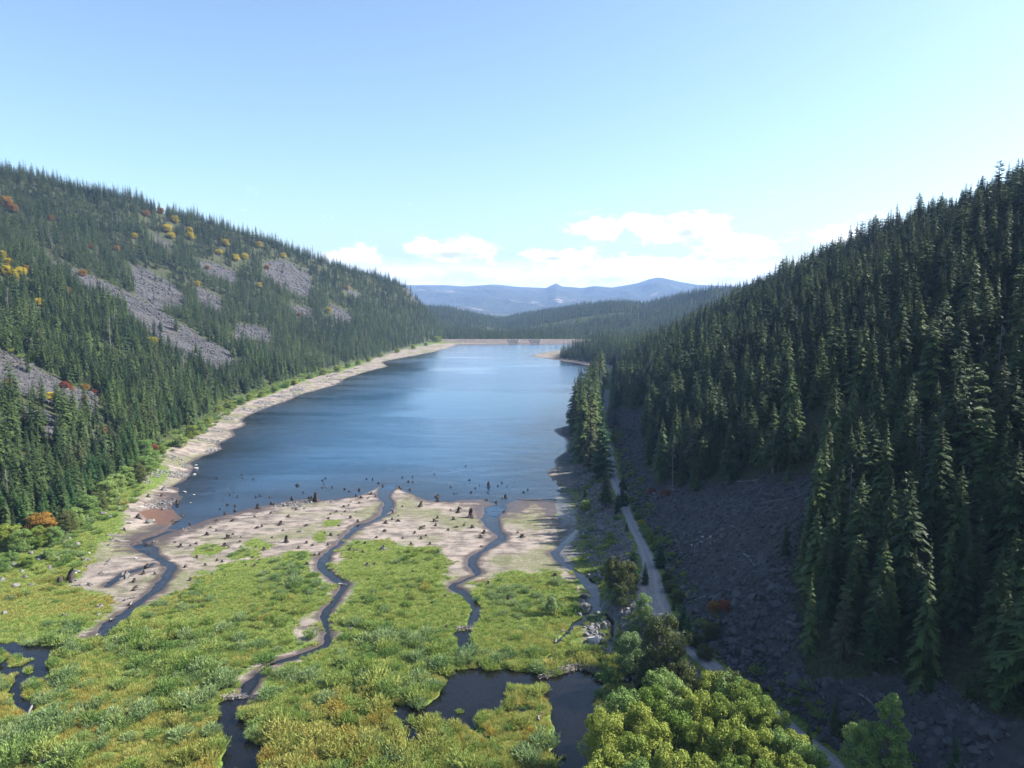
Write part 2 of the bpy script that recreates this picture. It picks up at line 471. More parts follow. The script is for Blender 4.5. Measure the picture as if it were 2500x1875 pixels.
def H(x, y, full=False):
    """height of the bare ground, with what the ground is made of when full"""
    x, y = np.asarray(x, float), np.asarray(y, float)
    dl = lake_sdf(x, y) + fbm(x, y, 9.0, 3, 40) * np.clip(0.9 + (y - 240) * 0.004, 0.5, 2.5)
    delta = 1 - sstep(y, 236, 275)
    slope_out = 0.085 + (0.014 - 0.085) * delta
    floor_max = 2.4 + 1.2 * (1 - delta)
    zv = np.where(dl > 0, np.minimum(slope_out * dl, floor_max), np.maximum(-0.05 * -dl * (1.2 - 0.6 * delta), -14.0))
    near = np.clip((238 - y) * 0.014, 0, 3.2)
    zv = np.where((dl > 0) & (y < 238), np.minimum(zv, near + 0.5) * 0.4 + near * 0.6, zv)
    # left bank and hill
    xl = np.interp(y, TOE[:, 1], TOE[:, 0])
    xl = np.where(y > TOE[-1, 1], TOE[-1, 0] + (y - TOE[-1, 1]) * 0.02, xl)
    hl = xl - x
    rx, rz = np.interp(y, RIDGE_L[:, 1], RIDGE_L[:, 0]), np.interp(y, RIDGE_L[:, 1], RIDGE_L[:, 2])
    rz = np.where(y > 1420, rz * (1 - sstep(y, 1420, 1700)), rz)
    t = hl / np.maximum(xl - rx, 20)
    prof = np.where(t < 1, np.clip(t, 0, 1) ** 1.08, 1 - 0.05 * (t - 1))
    prof = np.where(t > 0.8, np.minimum(prof, 0.79 + (1.0 - 0.79) * sstep(t, 0.8 - 0.2, 1.12)), prof)
    rough = fbm(x, y * 1.6, 60.0, 4, 3) * 7.0 * sstep(hl, 5, 60)
    zl = np.where(hl > 0, rz * np.maximum(prof, 0) * sstep(hl, -6, 10) + rough, 0)
    bank = 1.8 * sstep(hl, -26, 2) * (y < 330) * sstep(dl, 0, 12)
    # right: embankment, road bench, hill
    xrl, xrr = road_left(y), road_right(y)
    g = 0.50
    emb = ROAD_Z - g * np.maximum(xrl - 1.0 - x, 0) + fbm(x, y, 4.0, 2, 9) * 0.35 * sstep(xrl - x, 1, 4)
    emb = np.where(x > xrl - 1.0, ROAD_Z, emb)
    hr = x - xrr - 1.0
    qx, qz = np.interp(y, RIDGE_R[:, 1], RIDGE_R[:, 0]), np.interp(y, RIDGE_R[:, 1], RIDGE_R[:, 2])
    qz = np.where(y > 960, qz * 1.0, qz)
    s = hr / np.maximum(qx - xrr, 20)
    profr = np.where(s < 1, np.clip(s, 0, 1) ** 0.86, 1 - 0.25 * (s - 1))
    profr = np.where(s > 0.8, np.minimum(profr, 0.79 + 0.21 * sstep(s, 0.6, 1.12)), profr)
    zr = np.where(hr > 0, (qz - ROAD_Z) * np.maximum(profr, -0.5) * sstep(hr, -3, 7) + fbm(x, y * 1.3, 34.0, 4, 5) * 3.6 * sstep(hr, 3, 40), 0)
    right_on = 1 - sstep(y, 560, 700)
    embz = np.where(emb > -3, emb, -50)
    z = zv + bank
    z = np.where((x > 0) & (right_on > 0.5), np.maximum(z, embz), z)
    z = np.where(hl > 0, z + zl, z)
    z = np.where(hr > 0, np.where(dl > 0, np.where(right_on > 0.5, ROAD_Z, np.minimum(zv, ROAD_Z)) + zr * sstep(dl, 0, 20 * (1 - right_on) + 0.01), z), z)
    # hills beyond the dam
    beyond = y > 1130
    if np.any(beyond):
        u = x / np.maximum(y, 1)
        fy, fz = np.interp(u, FAR_U, FAR[:, 1]), np.interp(u, FAR_U, FAR[:, 2])
        tt = (y - 1170) / (fy - 1170)
        pf = np.where(tt < 1, np.clip(tt, 0, 1) ** 1.25, 1 - 0.5 * (tt - 1))
        zf = 2.0 + (fz - 2.0) * pf + (fbm(x, y, 240.0, 5, 21) * 22.0 + fbm(x, y * 0.5, 420.0, 3, 22) * 26.0) * sstep(tt, 0.05, 0.5) * (1 - 0.9 * sstep(tt, 0.6, 1.0))
        zb = np.where(hl > 0, np.maximum(zl + 2, zf), zf)
        zb = np.where(hr > 0, np.maximum(zb, zr * 0.6 * (1 - sstep(y, 1130, 1300))), zb)
        z = np.where(beyond & (dl > 0), z + (zb - z) * sstep(y, 1130, 1160), z)
    # brooks and beaver ponds cut into the valley floor
    ds = np.full(x.shape, 1e3)
    wl = np.full(x.shape, -99.0)
    nearv = (y > 80) & (y < 262) & (x > -135) & (x < 70)
    isle = np.full(x.shape, 1e3)
    if np.any(nearv):
        xn, yn = x[nearv], y[nearv]
        jx = xn + fbm(xn, yn, 3.0, 2, 60) * 0.5
        jy = yn + fbm(xn, yn, 3.0, 2, 61) * 0.7
        dd = np.full(xn.shape, 1e3)
        wob = fbm(xn, yn, 7.0, 3, 63) * 0.75
        for p in STREAMS.values():
            dd = np.minimum(dd, line_dist(jx, jy, p) + wob)
        il = np.full(xn.shape, 1e3)
        for p in ISLES:
            il = np.minimum(il, poly_sdf(jx, jy, p))
        for p in PONDS.values():
            dd = np.minimum(dd, np.maximum(poly_sdf(jx, jy, p) + fbm(xn, yn, 2.2, 2, 66) * 0.4, -il))
        zn = z[nearv]
        lvl = np.clip((238 - yn) * 0.014, 0, 3.2)
        zn = np.where(dd < 1.2, np.minimum(zn, lvl + 0.02 + np.maximum(dd, 0) * 0.9), zn)
        zn = zn - 0.85 * (1 - sstep(dd, -1.0, 0.35)) - 0.5 * (1 - sstep(dd, -6, -1))
        zn = zn + (fbm(xn, yn, 5.0, 3, 70) * 0.12 + fbm(xn, yn, 22.0, 2, 71) * 0.15) * sstep(dd, 0.3, 3) * sstep(xrl[nearv] - xn, 1, 6)
        z = z.copy()
        z[nearv] = zn
        ds[nearv] = dd
        wl[nearv] = lvl - 0.32
    if not full:
        return z
    return z, dict(dl=dl, ds=ds, wl=wl, hl=hl, hr=hr, emb=xrl - x)


def ground_hit(px, py, tmax=3000.0):
    """first point of the ground along the ray through a photo pixel"""
    r = ray(px, py)
    r = r / r[1]
    ts = np.concatenate([np.arange(70, 400, 1.0), np.arange(400, tmax, 4.0)])
    zz = CAM_H + r[2] * ts
    hh = np.maximum(H(r[0] * ts, ts), 0.0)
    i = np.argmax(zz < hh)
    if zz[i] >= hh[i]:
        i = len(ts) - 1
    a = max(i - 1, 0)
    f = (zz[a] - hh[a]) / max((zz[a] - hh[a]) - (zz[i] - hh[i]), 1e-6)
    tt = ts[a] + (ts[i] - ts[a]) * min(max(f, 0), 1)
    return r[0] * tt, tt, float(CAM_H + r[2] * tt)

# ------------------------------------------------------------------ bare slopes among the trees (photo pixels)
SCREE_L = [Z(Z1, p) for p in (
    [(270, 680), (440, 790), (520, 850), (700, 930), (950, 1030), (1150, 1140), (1420, 1310), (1600, 1430), (1780, 1510), (1850, 1600), (1750, 1680), (1560, 1640), (1450, 1580), (1260, 1490), (1130, 1340), (980, 1210), (850, 1120), (700, 1080), (540, 900), (400, 840)],
    [(1000, 835), (1100, 860), (1260, 940), (1340, 1000), (1420, 1080), (1420, 1200), (1300, 1190), (1150, 1170), (1040, 1050)],
    [(1480, 980), (1600, 1040), (1710, 1100), (1710, 1230), (1560, 1180)],
    [(1510, 790), (1720, 850), (1820, 890), (1820, 1010), (1700, 960), (1560, 920)],
    [(1840, 1290), (2070, 1340), (2070, 1450), (1780, 1430)],
    [(1150, 590), (1230, 610), (1340, 690), (1330, 760), (1200, 680)])] + [Z(Z5, p) for p in (
    [(-60, -10), (130, 70), (250, 130), (400, 220), (560, 290), (760, 370), (760, 500), (640, 530), (480, 460), (300, 400), (60, 330), (-60, 250)],
    [(160, 450), (330, 480), (500, 560), (400, 690), (200, 640)], [(700, 640), (860, 640), (960, 700), (900, 760), (740, 740)])] + [Z(Z2, p) for p in (
    [(130, 440), (280, 420), (480, 510), (520, 640), (470, 730), (300, 660), (150, 560)], [(640, 760), (780, 820), (820, 880), (800, 930), (680, 900)], [(350, 770), (500, 800), (520, 880), (380, 850)],
    [(740, 640), (800, 640), (890, 690), (860, 730)])]
CLIFF_L = [Z(Z2, [(1180, 630), (1300, 640), (1410, 770), (1380, 800), (1260, 740)])]
SCREE_R = [Z(Z8, [(600, 470), (860, 470), (860, 900), (1000, 1010), (1250, 1050), (1600, 1010), (2000, 960), (2130, 1000), (2200, 1150), (2080, 1350), (2000, 1659), (1400, 1659), (900, 1659), (640, 1100), (560, 700)]),
           Z(Z14, [(1200, 0), (2300, -20), (2330, 400), (2400, 800), (2440, 1000), (3000, 940), (3500, 1000), (3900, 1250), (4200, 1300), (4200, 1900), (1700, 1900), (1700, 1100), (1300, 400)])]


def px_mask(polys, x, y, z):
    """signed distance in photo pixels to any of the polygons (negative inside)"""
    u, v = project(x, y, z)
    dmin = np.full(x.shape, 1e3)
    for p in polys:
        dmin = np.minimum(dmin, poly_sdf(u, v, p))
    return dmin


# ------------------------------------------------------------------ materials of the ground and the water
def ground_material():
    m, t = new_mat('valley_ground')
    P = t.pos()
    nA, nB, nC, nD = t.noise(P, 0.045, 5), t.noise(P, 0.35, 5, 0.6), t.noise(P, 1.6, 5, 0.65), t.noise(P, 7.0, 3, 0.6)
    bare, wet, scree, hill, rip, rust = (t.attr(k) for k in ('bare', 'wet', 'scree', 'hill', 'rip', 'rust'))
    # dried lake mud
    streak = t.noise(t.vmath('MULTIPLY', P, (0.5, 1.6, 1.0)), 0.22, 6, 0.62, 1.2)
    mud = t.mix(t.ss(t.math('ADD', t.math('MULTIPLY', nB, 0.45), t.math('MULTIPLY', streak, 0.55)), 0.38, 0.60), (0.10, 0.082, 0.07), (0.30, 0.25, 0.21))
    mud = t.mix(t.ss(nC, 0.50, 0.78, 0, 0.55), mud, (0.37, 0.325, 0.285))
    mud = t.mix(t.ss(nD, 0.52, 0.75, 0, 0.5), mud, (0.085, 0.068, 0.054))
    mud = t.mix(t.math('MULTIPLY', t.ss(nA, 0.47, 0.60), t.ss(nC, 0.35, 0.6, 0.2, 0.95)), mud, (0.125, 0.135, 0.055))
    wetn = t.math('ADD', wet, t.math('MULTIPLY', t.math('SUBTRACT', t.math('ADD', t.math('MULTIPLY', nB, 0.5), t.math('MULTIPLY', streak, 0.5)), 0.5), 5.0))
    mud = t.mix(t.ss(wetn, 1.9, 0.4), mud, (0.075, 0.055, 0.046))
    mud = t.mix(t.ss(t.math('ADD', rust, t.math('MULTIPLY', t.math('SUBTRACT', nC, 0.5), 3.0)), -0.4, 0.8), mud, (0.115, 0.062, 0.04))
    # meadow soil under the sedge
    gr = t.mix(t.ss(nC, 0.38, 0.62), (0.06, 0.095, 0.016), (0.13, 0.185, 0.03))
    gr = t.mix(t.ss(nB, 0.52, 0.72, 0, 0.55), gr, (0.16, 0.14, 0.04))
    gr = t.mix(t.ss(nD, 0.6, 0.8, 0, 0.45), gr, (0.05, 0.05, 0.02))
    gmask = t.math('ADD', bare, t.math('MULTIPLY', t.math('SUBTRACT', t.math('ADD', t.math('MULTIPLY', nB, 0.6), t.math('MULTIPLY', nC, 0.4)), 0.5), 9.0))
    col = t.mix(t.ss(gmask, -0.9, 0.9), gr, mud)
    # forest floor, talus and riprap
    ff = t.mix(t.ss(nC, 0.35, 0.65), (0.025, 0.034, 0.013), (0.06, 0.062, 0.028))
    col = t.mix(t.ss(hill, -4.0, 3.0), col, ff)
    vor = t.n('ShaderNodeTexVoronoi', {'Vector': P, 'Scale': 0.75, 'Randomness': 1.0})
    cell = t.n('ShaderNodeSeparateColor', {0: vor.outputs['Color']}).outputs[0]
    rock = t.mix(cell, (0.04, 0.039, 0.042), (0.095, 0.092, 0.095))
    rock = t.mix(t.ss(vor.outputs['Distance'], 0.35, 0.62, 0, 0.7), rock, (0.05, 0.048, 0.05))
    rock = t.mix(t.ss(nA, 0.45, 0.7, 0, 0.5), rock, (0.075, 0.06, 0.045))
    smask = t.math('ADD', t.math('MULTIPLY', scree, -1.0), t.math('MULTIPLY', t.math('SUBTRACT', nB, 0.5), 18.0))
    col = t.mix(t.ss(smask, -2.0, 5.0), col, rock)
    rmask = t.math('ADD', rip, t.math('MULTIPLY', t.math('SUBTRACT', nB, 0.5), 1.6))
    moss = t.mix(t.ss(nB, 0.56, 0.64), t.mix(cell, (0.07, 0.067, 0.067), (0.145, 0.138, 0.138)), (0.12, 0.16, 0.035))
    col = t.mix(t.ss(rmask, 0.3, 0.7), col, moss)
    hgt = t.math('ADD', t.math('MULTIPLY', nC, 0.7), t.math('MULTIPLY', nD, 0.3))
    bs = t.bump(hgt, 0.6, 0.35)
    rough = t.ss(wetn, 0.2, 1.6, 0.35, 0.92)
    t.out(principled(t, col, rough, 0.25, bs))
    return m


def water_material(name, deep, shallow_tint, k, wave, rough0):
    """reflecting surface; the bed shows through where the water column (attribute depth) is thin"""
    m, t = new_mat(name)
    P = t.pos()
    dep = t.attr('depth')
    fac = t.math('SUBTRACT', 1.0, t.math('EXPONENT', t.math('MULTIPLY', t.math('MAXIMUM', dep, 0.0), -k)))
    streaks = t.noise(t.vmath('MULTIPLY', P, (0.35, 1.0, 1.0)), 0.012, 4, 0.55, 0.8)
    lanes = t.noise(t.vmath('MULTIPLY', P, (0.22, 1.0, 1.0)), 0.035, 3, 0.6, 1.4)
    gust = t.ss(t.math('ADD', t.math('MULTIPLY', streaks, 0.65), t.math('MULTIPLY', lanes, 0.35)), 0.40, 0.60)
    fine = t.noise(t.vmath('MULTIPLY', P, (0.6, 1.0, 1.0)), 0.9, 3, 0.6)
    mid = t.noise(t.vmath('MULTIPLY', P, (0.5, 1.0, 1.0)), 0.16, 3, 0.5)
    hgt = t.math('ADD', t.math('MULTIPLY', fine, 0.35), t.math('MULTIPLY', mid, 0.65))
    nrm = t.n('ShaderNodeBump', {'Height': hgt, 'Strength': t.lin(gust, 0, 1, 0.15 * wave, 1.15 * wave), 'Distance': 0.6}).outputs[0]
    body = t.n('ShaderNodeBsdfDiffuse', {'Color': (*deep, 1.0)}).outputs[0]
    clear = t.n('ShaderNodeBsdfTransparent', {'Color': (*shallow_tint, 1.0)}).outputs[0]
    inner = t.n('ShaderNodeMixShader', {0: fac, 1: clear, 2: body}).outputs[0]
    gl = t.n('ShaderNodeBsdfGlossy', {'Color': (1, 1, 1, 1), 'Roughness': t.lin(gust, 0, 1, rough0, rough0 + 0.10 * wave), 'Normal': nrm}).outputs[0]
    fr = t.n('ShaderNodeFresnel', {'IOR': 1.333, 'Normal': nrm}).outputs[0]
    t.out(t.n('ShaderNodeMixShader', {0: fr, 1: inner, 2: gl}).outputs[0])
    return m


M_GROUND = ground_material()
M_LAKE = water_material('lake_water', (0.009, 0.066, 0.145), (0.88, 0.80, 0.74), 0.42, 0.7, 0.10)
M_BROOK = water_material('brook_water', (0.030, 0.024, 0.020), (0.66, 0.54, 0.44), 0.7, 0.25, 0.04)
M_POND = water_material('pond_water', (0.012, 0.010, 0.0095), (0.60, 0.46, 0.37), 0.8, 0.12, 0.02)


# ------------------------------------------------------------------ the valley: one sheet, finest where the camera looks closest
def graded(lo, hi, f0, f1, fine, grow, cap):
    mid = list(np.arange(f0, f1 + 1e-6, fine))
    up, s, v = [], fine, mid[-1]
    while v < hi:
        s = min(s * grow, cap)
        v += s
        up.append(v)
    dn, s, v = [], fine, mid[0]
    while v > lo:
        s = min(s * grow, cap)
        v -= s
        dn.append(v)
    return np.array(dn[::-1] + mid + up)


gx = graded(-1150, 900, -118, 58, 0.52, 1.06, 16.0)
gy = graded(-260, 1215, 88, 246, 0.52, 1.035, 8.0)
GX, GY = np.meshgrid(gx, gy)
gz, info = H(GX.ravel(), GY.ravel(), True)
NX, NY = len(gx), len(gy)
X, Y = GX.ravel(), GY.ravel()
idx = (np.arange(NY - 1)[:, None] * NX + np.arange(NX - 1)[None, :])
quads = np.stack([idx, idx + 1, idx + 1 + NX, idx + NX], -1).reshape(-1, 4)
g_me = mesh_np('ground', np.stack([X, Y, gz], 1), quads, M_GROUND, smooth=True)
bare = -poly_sdf(X, Y, BARE)
for p in BARE_EXTRA:
    bare = np.maximum(bare, -poly_sdf(X, Y, p))
for p in GREEN_IN_BARE:
    bare = np.minimum(bare, poly_sdf(X, Y, p) * 2)
ms = line_dist(X, Y, STREAMS['middle'])
bare = np.maximum(bare, np.where(Y < 215, 1.7 - np.abs(ms) * 1.1, -5))
rust = np.full(X.shape, -9.0)
for p in RUST:
    rust = np.maximum(rust, -poly_sdf(X, Y, p))
screes = np.minimum(px_mask(SCREE_L, X, Y, gz), px_mask(SCREE_R, X, Y, gz))
front = (Y > 60) & ((info['hl'] > 5) | (info['hr'] > 1))
# bare talus only where the slopes are seen bare; behind the camera the hills are wooded
screes = np.where(front, screes, 200.0)
cl = px_mask(CLIFF_L, X, Y, gz)
screes = np.where(front, np.minimum(screes, cl + 3), screes)
emb = info['emb']
rip = np.where((emb > 0.3) & (emb < np.where(Y > 168, 17.0, 10.0)) & (X > -5) & (Y < 640) & (gz > -0.5) & (gz < 4.45), 1.0, 0.0)
wet = np.minimum(np.where(info['dl'] < 200, info['dl'] / np.where(Y < 240, 4.5, 1.2), 99), info['ds'] / 1.1)
add_attr(g_me, 'bare', np.clip(bare, -12, 12))
add_attr(g_me, 'wet', np.clip(wet, -5, 20))
add_attr(g_me, 'scree', np.clip(screes, -60, 60))
add_attr(g_me, 'hill', np.clip(np.maximum(info['hl'], np.where(info['hr'] > 0.0, info['hr'], -20)), -20, 20))
add_attr(g_me, 'rip', rip)
add_attr(g_me, 'rust', rust.clip(-9, 9))
tag(ob_from('ground', g_me), kind='structure')


def water_sheet(name, cells, zval, depth, mat):
    """flat sheet over the chosen grid cells"""
    q = quads[cells]
    used, inv = np.unique(q, return_inverse=True)
    zz = zval[used] if isinstance(zval, np.ndarray) else np.full(len(used), zval)
    me = mesh_np(name, np.stack([X[used], Y[used], zz], 1), inv.reshape(-1, 4), mat, smooth=True)
    add_attr(me, 'depth', depth[used])
    return tag(ob_from(name, me), kind='structure')


def cell_any(maskv):
    return maskv[quads].any(1)


in_lake = (info['dl'] < 2.5) & (gz < 0.03)
lake_cells = cell_any(in_lake)
water_sheet('lake', lake_cells, 0.0, -gz, M_LAKE)
wet_v = (info['ds'] < 0.5) & (info['dl'] > -1.0)
owner = np.full(X.shape, -1)
best = np.full(X.shape, 9.0)
bodies = []
lvl = np.maximum(info['wl'], 0.012)
zw = lvl.copy()
cand = wet_v | (info['ds'] < 1.5)
for k, p in PONDS.items():
    dd = np.full(X.shape, 9.0)
    dd[cand] = poly_sdf(X[cand], Y[cand], p)
    ymax = np.percentile(np.array(p)[:, 1], 85)
    pz = max((238 - ymax) * 0.014 - 0.26, 0.02)
    sel = dd < 0.6
    owner[sel] = len(bodies)
    zw[sel] = pz
    bodies.append(('pond', M_POND))
for k, p in STREAMS.items():
    dd = np.full(X.shape, 9.0)
    dd[cand] = line_dist(X[cand], Y[cand], p)
    sel = (dd < best) & (owner < len(PONDS)) & ~((owner >= 0) & (owner < len(PONDS)))
    sel = (dd < best) & ((owner < 0) | (owner >= len(PONDS)))
    best[sel] = dd[sel]
    owner[sel] = len(bodies)
    bodies.append(('stream', M_BROOK))
cw = cell_any(wet_v) & ~lake_cells
own_c = owner[quads].max(1)
for i, (nm, mt) in enumerate(bodies):
    cells = cw & (own_c == i)
    if cells.any():
        water_sheet(nm, cells, zw, zw - gz, mt)

# ---- hills beyond the dam and the far range
def hill_material():
    m, t = new_mat('far_forest_floor')
    P = t.pos()
    a, b = t.noise(P, 0.012, 5), t.noise(P, 0.12, 4)
    c = t.mix(t.ss(b, 0.35, 0.65), (0.025, 0.035, 0.014), (0.06, 0.075, 0.028))
    c = t.mix(t.ss(a, 0.6, 0.72, 0, 0.6), c, (0.11, 0.13, 0.045))
    t.out(principled(t, c, 0.95, 0.05, t.bump(b, 1.0, 5.0)))
    return m


def mountain_material():
    m, t = new_mat('far_range')
    P = t.pos()
    a, b, c_ = t.noise(P, 0.0013, 6, 0.6), t.noise(P, 0.006, 5, 0.6), t.noise(P, 0.025, 4)
    c = t.mix(t.ss(b, 0.3, 0.7), (0.03, 0.042, 0.026), (0.055, 0.066, 0.044))
    c = t.mix(t.math('MULTIPLY', t.ss(a, 0.56, 0.64), t.ss(b, 0.48, 0.60)), c, (0.36, 0.29, 0.24))
    t.out(principled(t, c, 0.95, 0.05, t.bump(c_, 1.0, 28.0)))
    return m


def polar_mesh(name, us, ys, zfun, mat):
    U, YY = np.meshgrid(us, ys)
    x, y = (U * YY).ravel(), YY.ravel()
    z = zfun(x, y)
    n, k = len(us), len(ys)
    i = (np.arange(k - 1)[:, None] * n + np.arange(n - 1)[None, :])
    q = np.stack([i, i + 1, i + 1 + n, i + n], -1).reshape(-1, 4)
    return tag(ob_from(name, mesh_np(name, np.stack([x, y, z], 1), q, mat, smooth=True)), kind='structure')


polar_mesh('hill', np.linspace(-1.0, 0.9, 300), np.concatenate([np.arange(1188, 2300, 9.0), np.arange(2300, 2900, 30.0)]), lambda x, y: H(x, y) - 0.6 * (y < 1225), hill_material())
mt_px = [(-600, 690), (300, 690), (700, 688), (900, 694), (1011, 696), (1087, 696), (1132, 699), (1211, 694), (1263, 700), (1333, 703), (1345, 697), (1358, 691), (1371, 699), (1421, 703), (1453, 698), (1494, 702), (1530, 696), (1557, 691),
         (1586, 681), (1608, 677), (1630, 681), (1660, 688), (1703, 695), (1800, 700), (2000, 690), (2500, 680), (3200, 690)]
MT = np.array([at_y(px, py, 9000) for px, py in mt_px])


def mt_height(x, y):
    u = x / y
    zr = np.interp(u, MT[:, 0] / 9000.0, MT[:, 2])
    t = (y - 4200) / 4800.0
    spur = 1 - np.abs(fbm(x, y * 0.45, 900.0, 5, 31)) * 2.2
    pf = np.where(t < 1, np.clip(t, 0, 1) ** 1.2, 1 - 0.6 * (t - 1))
    return -40 + (zr + 40) * pf + (spur - 0.6) * 165.0 * np.clip(t, 0, 1) * (1 - sstep(t, 0.72, 0.97)) + fbm(x, y, 230.0, 3, 37) * 10.0 * (1 - sstep(t, 0.9, 0.99))


polar_mesh('mountain', np.linspace(-0.95, 0.95, 520), np.concatenate([np.arange(4150, 8500, 66.0), np.arange(8500, 9200, 28.0), np.arange(9200, 10200, 150.0)]), mt_height, mountain_material())
a = np.linspace(0, 2 * math.pi, 73)[:-1]
tag(ob_from('plain', mesh_np('plain', np.stack([11300 * np.cos(a), 11300 * np.sin(a), np.full(72, -80.0)], 1), [np.arange(72)[None, :]], hill_material())), kind='structure')

# ---- the air between
hm, ht = new_mat('haze')
ho = ht.n('ShaderNodeOutputMaterial')
hv = ht.n('ShaderNodeVolumePrincipled', {'Color': (0.38, 0.58, 1.0, 1.0), 'Density': 0.000095, 'Anisotropy': 0.0})
ht.t.links.new(hv.outputs[0], ho.inputs['Volume'])
c = np.array([[sx, sy, sz] for sz in (-82.0, MT[:, 2].max() + 25.0) for sy in (-11500.0, 11500.0) for sx in (-11500.0, 11500.0)])
hz = ob_from('haze', mesh_np('haze', c, np.array([[0, 2, 3, 1], [4, 5, 7, 6], [0, 1, 5, 4], [2, 6, 7, 3], [0, 4, 6, 2], [1, 3, 7, 5]]), hm))
tag(hz, 'pale blue haze between the lake and the far mountains', 'haze', kind='stuff')

# ------------------------------------------------------------------ plants
def leaf_material(name, c0, c1, hue_noise=0.12, trans=0.25, tip=None, stand_var=0.0):
    """leaves and needles; colour varies from plant to plant and clump to clump"""
    m, t = new_mat(name)
    oi = t.n('ShaderNodeObjectInfo')
    tc = t.n('ShaderNodeTexCoord').outputs['Object']
    nn = t.noise(tc, 0.8, 2)
    f = t.math('ADD', t.math('MULTIPLY', oi.outputs['Random'], 0.75), t.math('MULTIPLY', nn, 0.5))
    stand = t.noise(oi.outputs['Location'], 0.02, 3)
    f = t.math('ADD', f, t.math('MULTIPLY', t.math('SUBTRACT', stand, 0.5), stand_var))
    col = t.mix(t.lin(f, 0.2, 1.05), c0, c1)
    if tip:
        col = t.mix(t.math('MULTIPLY', t.ss(oi.outputs['Random'], tip[0], tip[0] + 0.08), tip[2]), col, tip[1])
    d_ = principled(t, col, 0.62, 0.25)
    tr = t.n('ShaderNodeBsdfTranslucent', {'Color': t.vmath('MULTIPLY', col, (ALB, ALB, ALB))}).outputs[0]
    t.out(t.n('ShaderNodeMixShader', {0: trans, 1: d_, 2: tr}).outputs[0])
    return m


def bark_material(name, c0, c1, scale=3.0):
    m, t = new_mat(name)
    tc = t.n('ShaderNodeTexCoord').outputs['Object']
    oi = t.n('ShaderNodeObjectInfo').outputs['Random']
    g = t.noise(t.vmath('MULTIPLY', tc, (3.0, 3.0, 0.5)), scale, 4, 0.6)
    col = t.mix(t.math('ADD', t.math('MULTIPLY', t.ss(g, 0.3, 0.7), 0.7), t.math('MULTIPLY', oi, 0.3)), c0, c1)
    t.out(principled(t, col, 0.9, 0.1, t.bump(g, 0.6, 0.08)))
    return m


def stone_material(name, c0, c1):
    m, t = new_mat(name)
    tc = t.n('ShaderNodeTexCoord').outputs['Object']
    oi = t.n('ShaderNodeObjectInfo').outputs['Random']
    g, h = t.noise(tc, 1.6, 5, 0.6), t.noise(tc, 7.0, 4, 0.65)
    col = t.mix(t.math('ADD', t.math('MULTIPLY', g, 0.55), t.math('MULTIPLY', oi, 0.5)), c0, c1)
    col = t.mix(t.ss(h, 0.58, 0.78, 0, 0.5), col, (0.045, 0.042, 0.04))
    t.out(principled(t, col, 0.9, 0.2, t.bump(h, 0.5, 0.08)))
    return m


M_NEEDLE = leaf_material('conifer_needles', (0.014, 0.033, 0.010), (0.085, 0.125, 0.034), trans=0.06, tip=(0.94, (0.085, 0.07, 0.045), 0.7), stand_var=1.6)
M_NEEDLE_Y = leaf_material('young_fir_needles', (0.026, 0.078, 0.026), (0.07, 0.135, 0.034), trans=0.15)
M_BARK = bark_material('conifer_bark', (0.035, 0.03, 0.025), (0.09, 0.078, 0.067))
M_GREY = bark_material('weathered_wood', (0.11, 0.10, 0.092), (0.25, 0.235, 0.22))
M_STUMP = bark_material('stump_wood', (0.03, 0.024, 0.02), (0.105, 0.088, 0.075))
M_STUMP_G = bark_material('bleached_stump_wood', (0.09, 0.08, 0.073), (0.23, 0.215, 0.20))
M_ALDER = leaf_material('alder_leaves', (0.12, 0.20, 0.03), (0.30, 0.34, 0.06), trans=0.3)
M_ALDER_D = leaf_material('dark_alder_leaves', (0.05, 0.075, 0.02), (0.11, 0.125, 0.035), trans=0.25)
M_WILLOW = leaf_material('willow_leaves', (0.12, 0.22, 0.05), (0.28, 0.36, 0.105), trans=0.3)
M_WILLOW_G = leaf_material('grey_willow_leaves', (0.15, 0.24, 0.085), (0.30, 0.38, 0.16), trans=0.3)
M_SEDGE = leaf_material('sedge', (0.185, 0.28, 0.055), (0.38, 0.42, 0.115), trans=0.35)
M_SEDGE_Y = leaf_material('yellow_sedge', (0.25, 0.29, 0.06), (0.42, 0.39, 0.11), trans=0.35)
M_RUSTL = leaf_material('rusty_sedge', (0.30, 0.24, 0.05), (0.40, 0.32, 0.07), trans=0.3)
M_YELLOW = leaf_material('autumn_yellow_leaves', (0.40, 0.32, 0.02), (0.58, 0.46, 0.04), trans=0.3)
M_ORANGE = leaf_material('autumn_orange_leaves', (0.28, 0.14, 0.025), (0.38, 0.22, 0.04), trans=0.3)
M_RED = leaf_material('autumn_red_leaves', (0.20, 0.05, 0.025), (0.32, 0.11, 0.05), trans=0.3)
M_STONE = stone_material('grey_stone', (0.085, 0.082, 0.082), (0.22, 0.215, 0.21))
M_STONE_P = stone_material('pale_stone', (0.20, 0.195, 0.19), (0.40, 0.385, 0.365))
M_TALUS = stone_material('talus_stone', (0.04, 0.04, 0.043), (0.115, 0.112, 0.114))


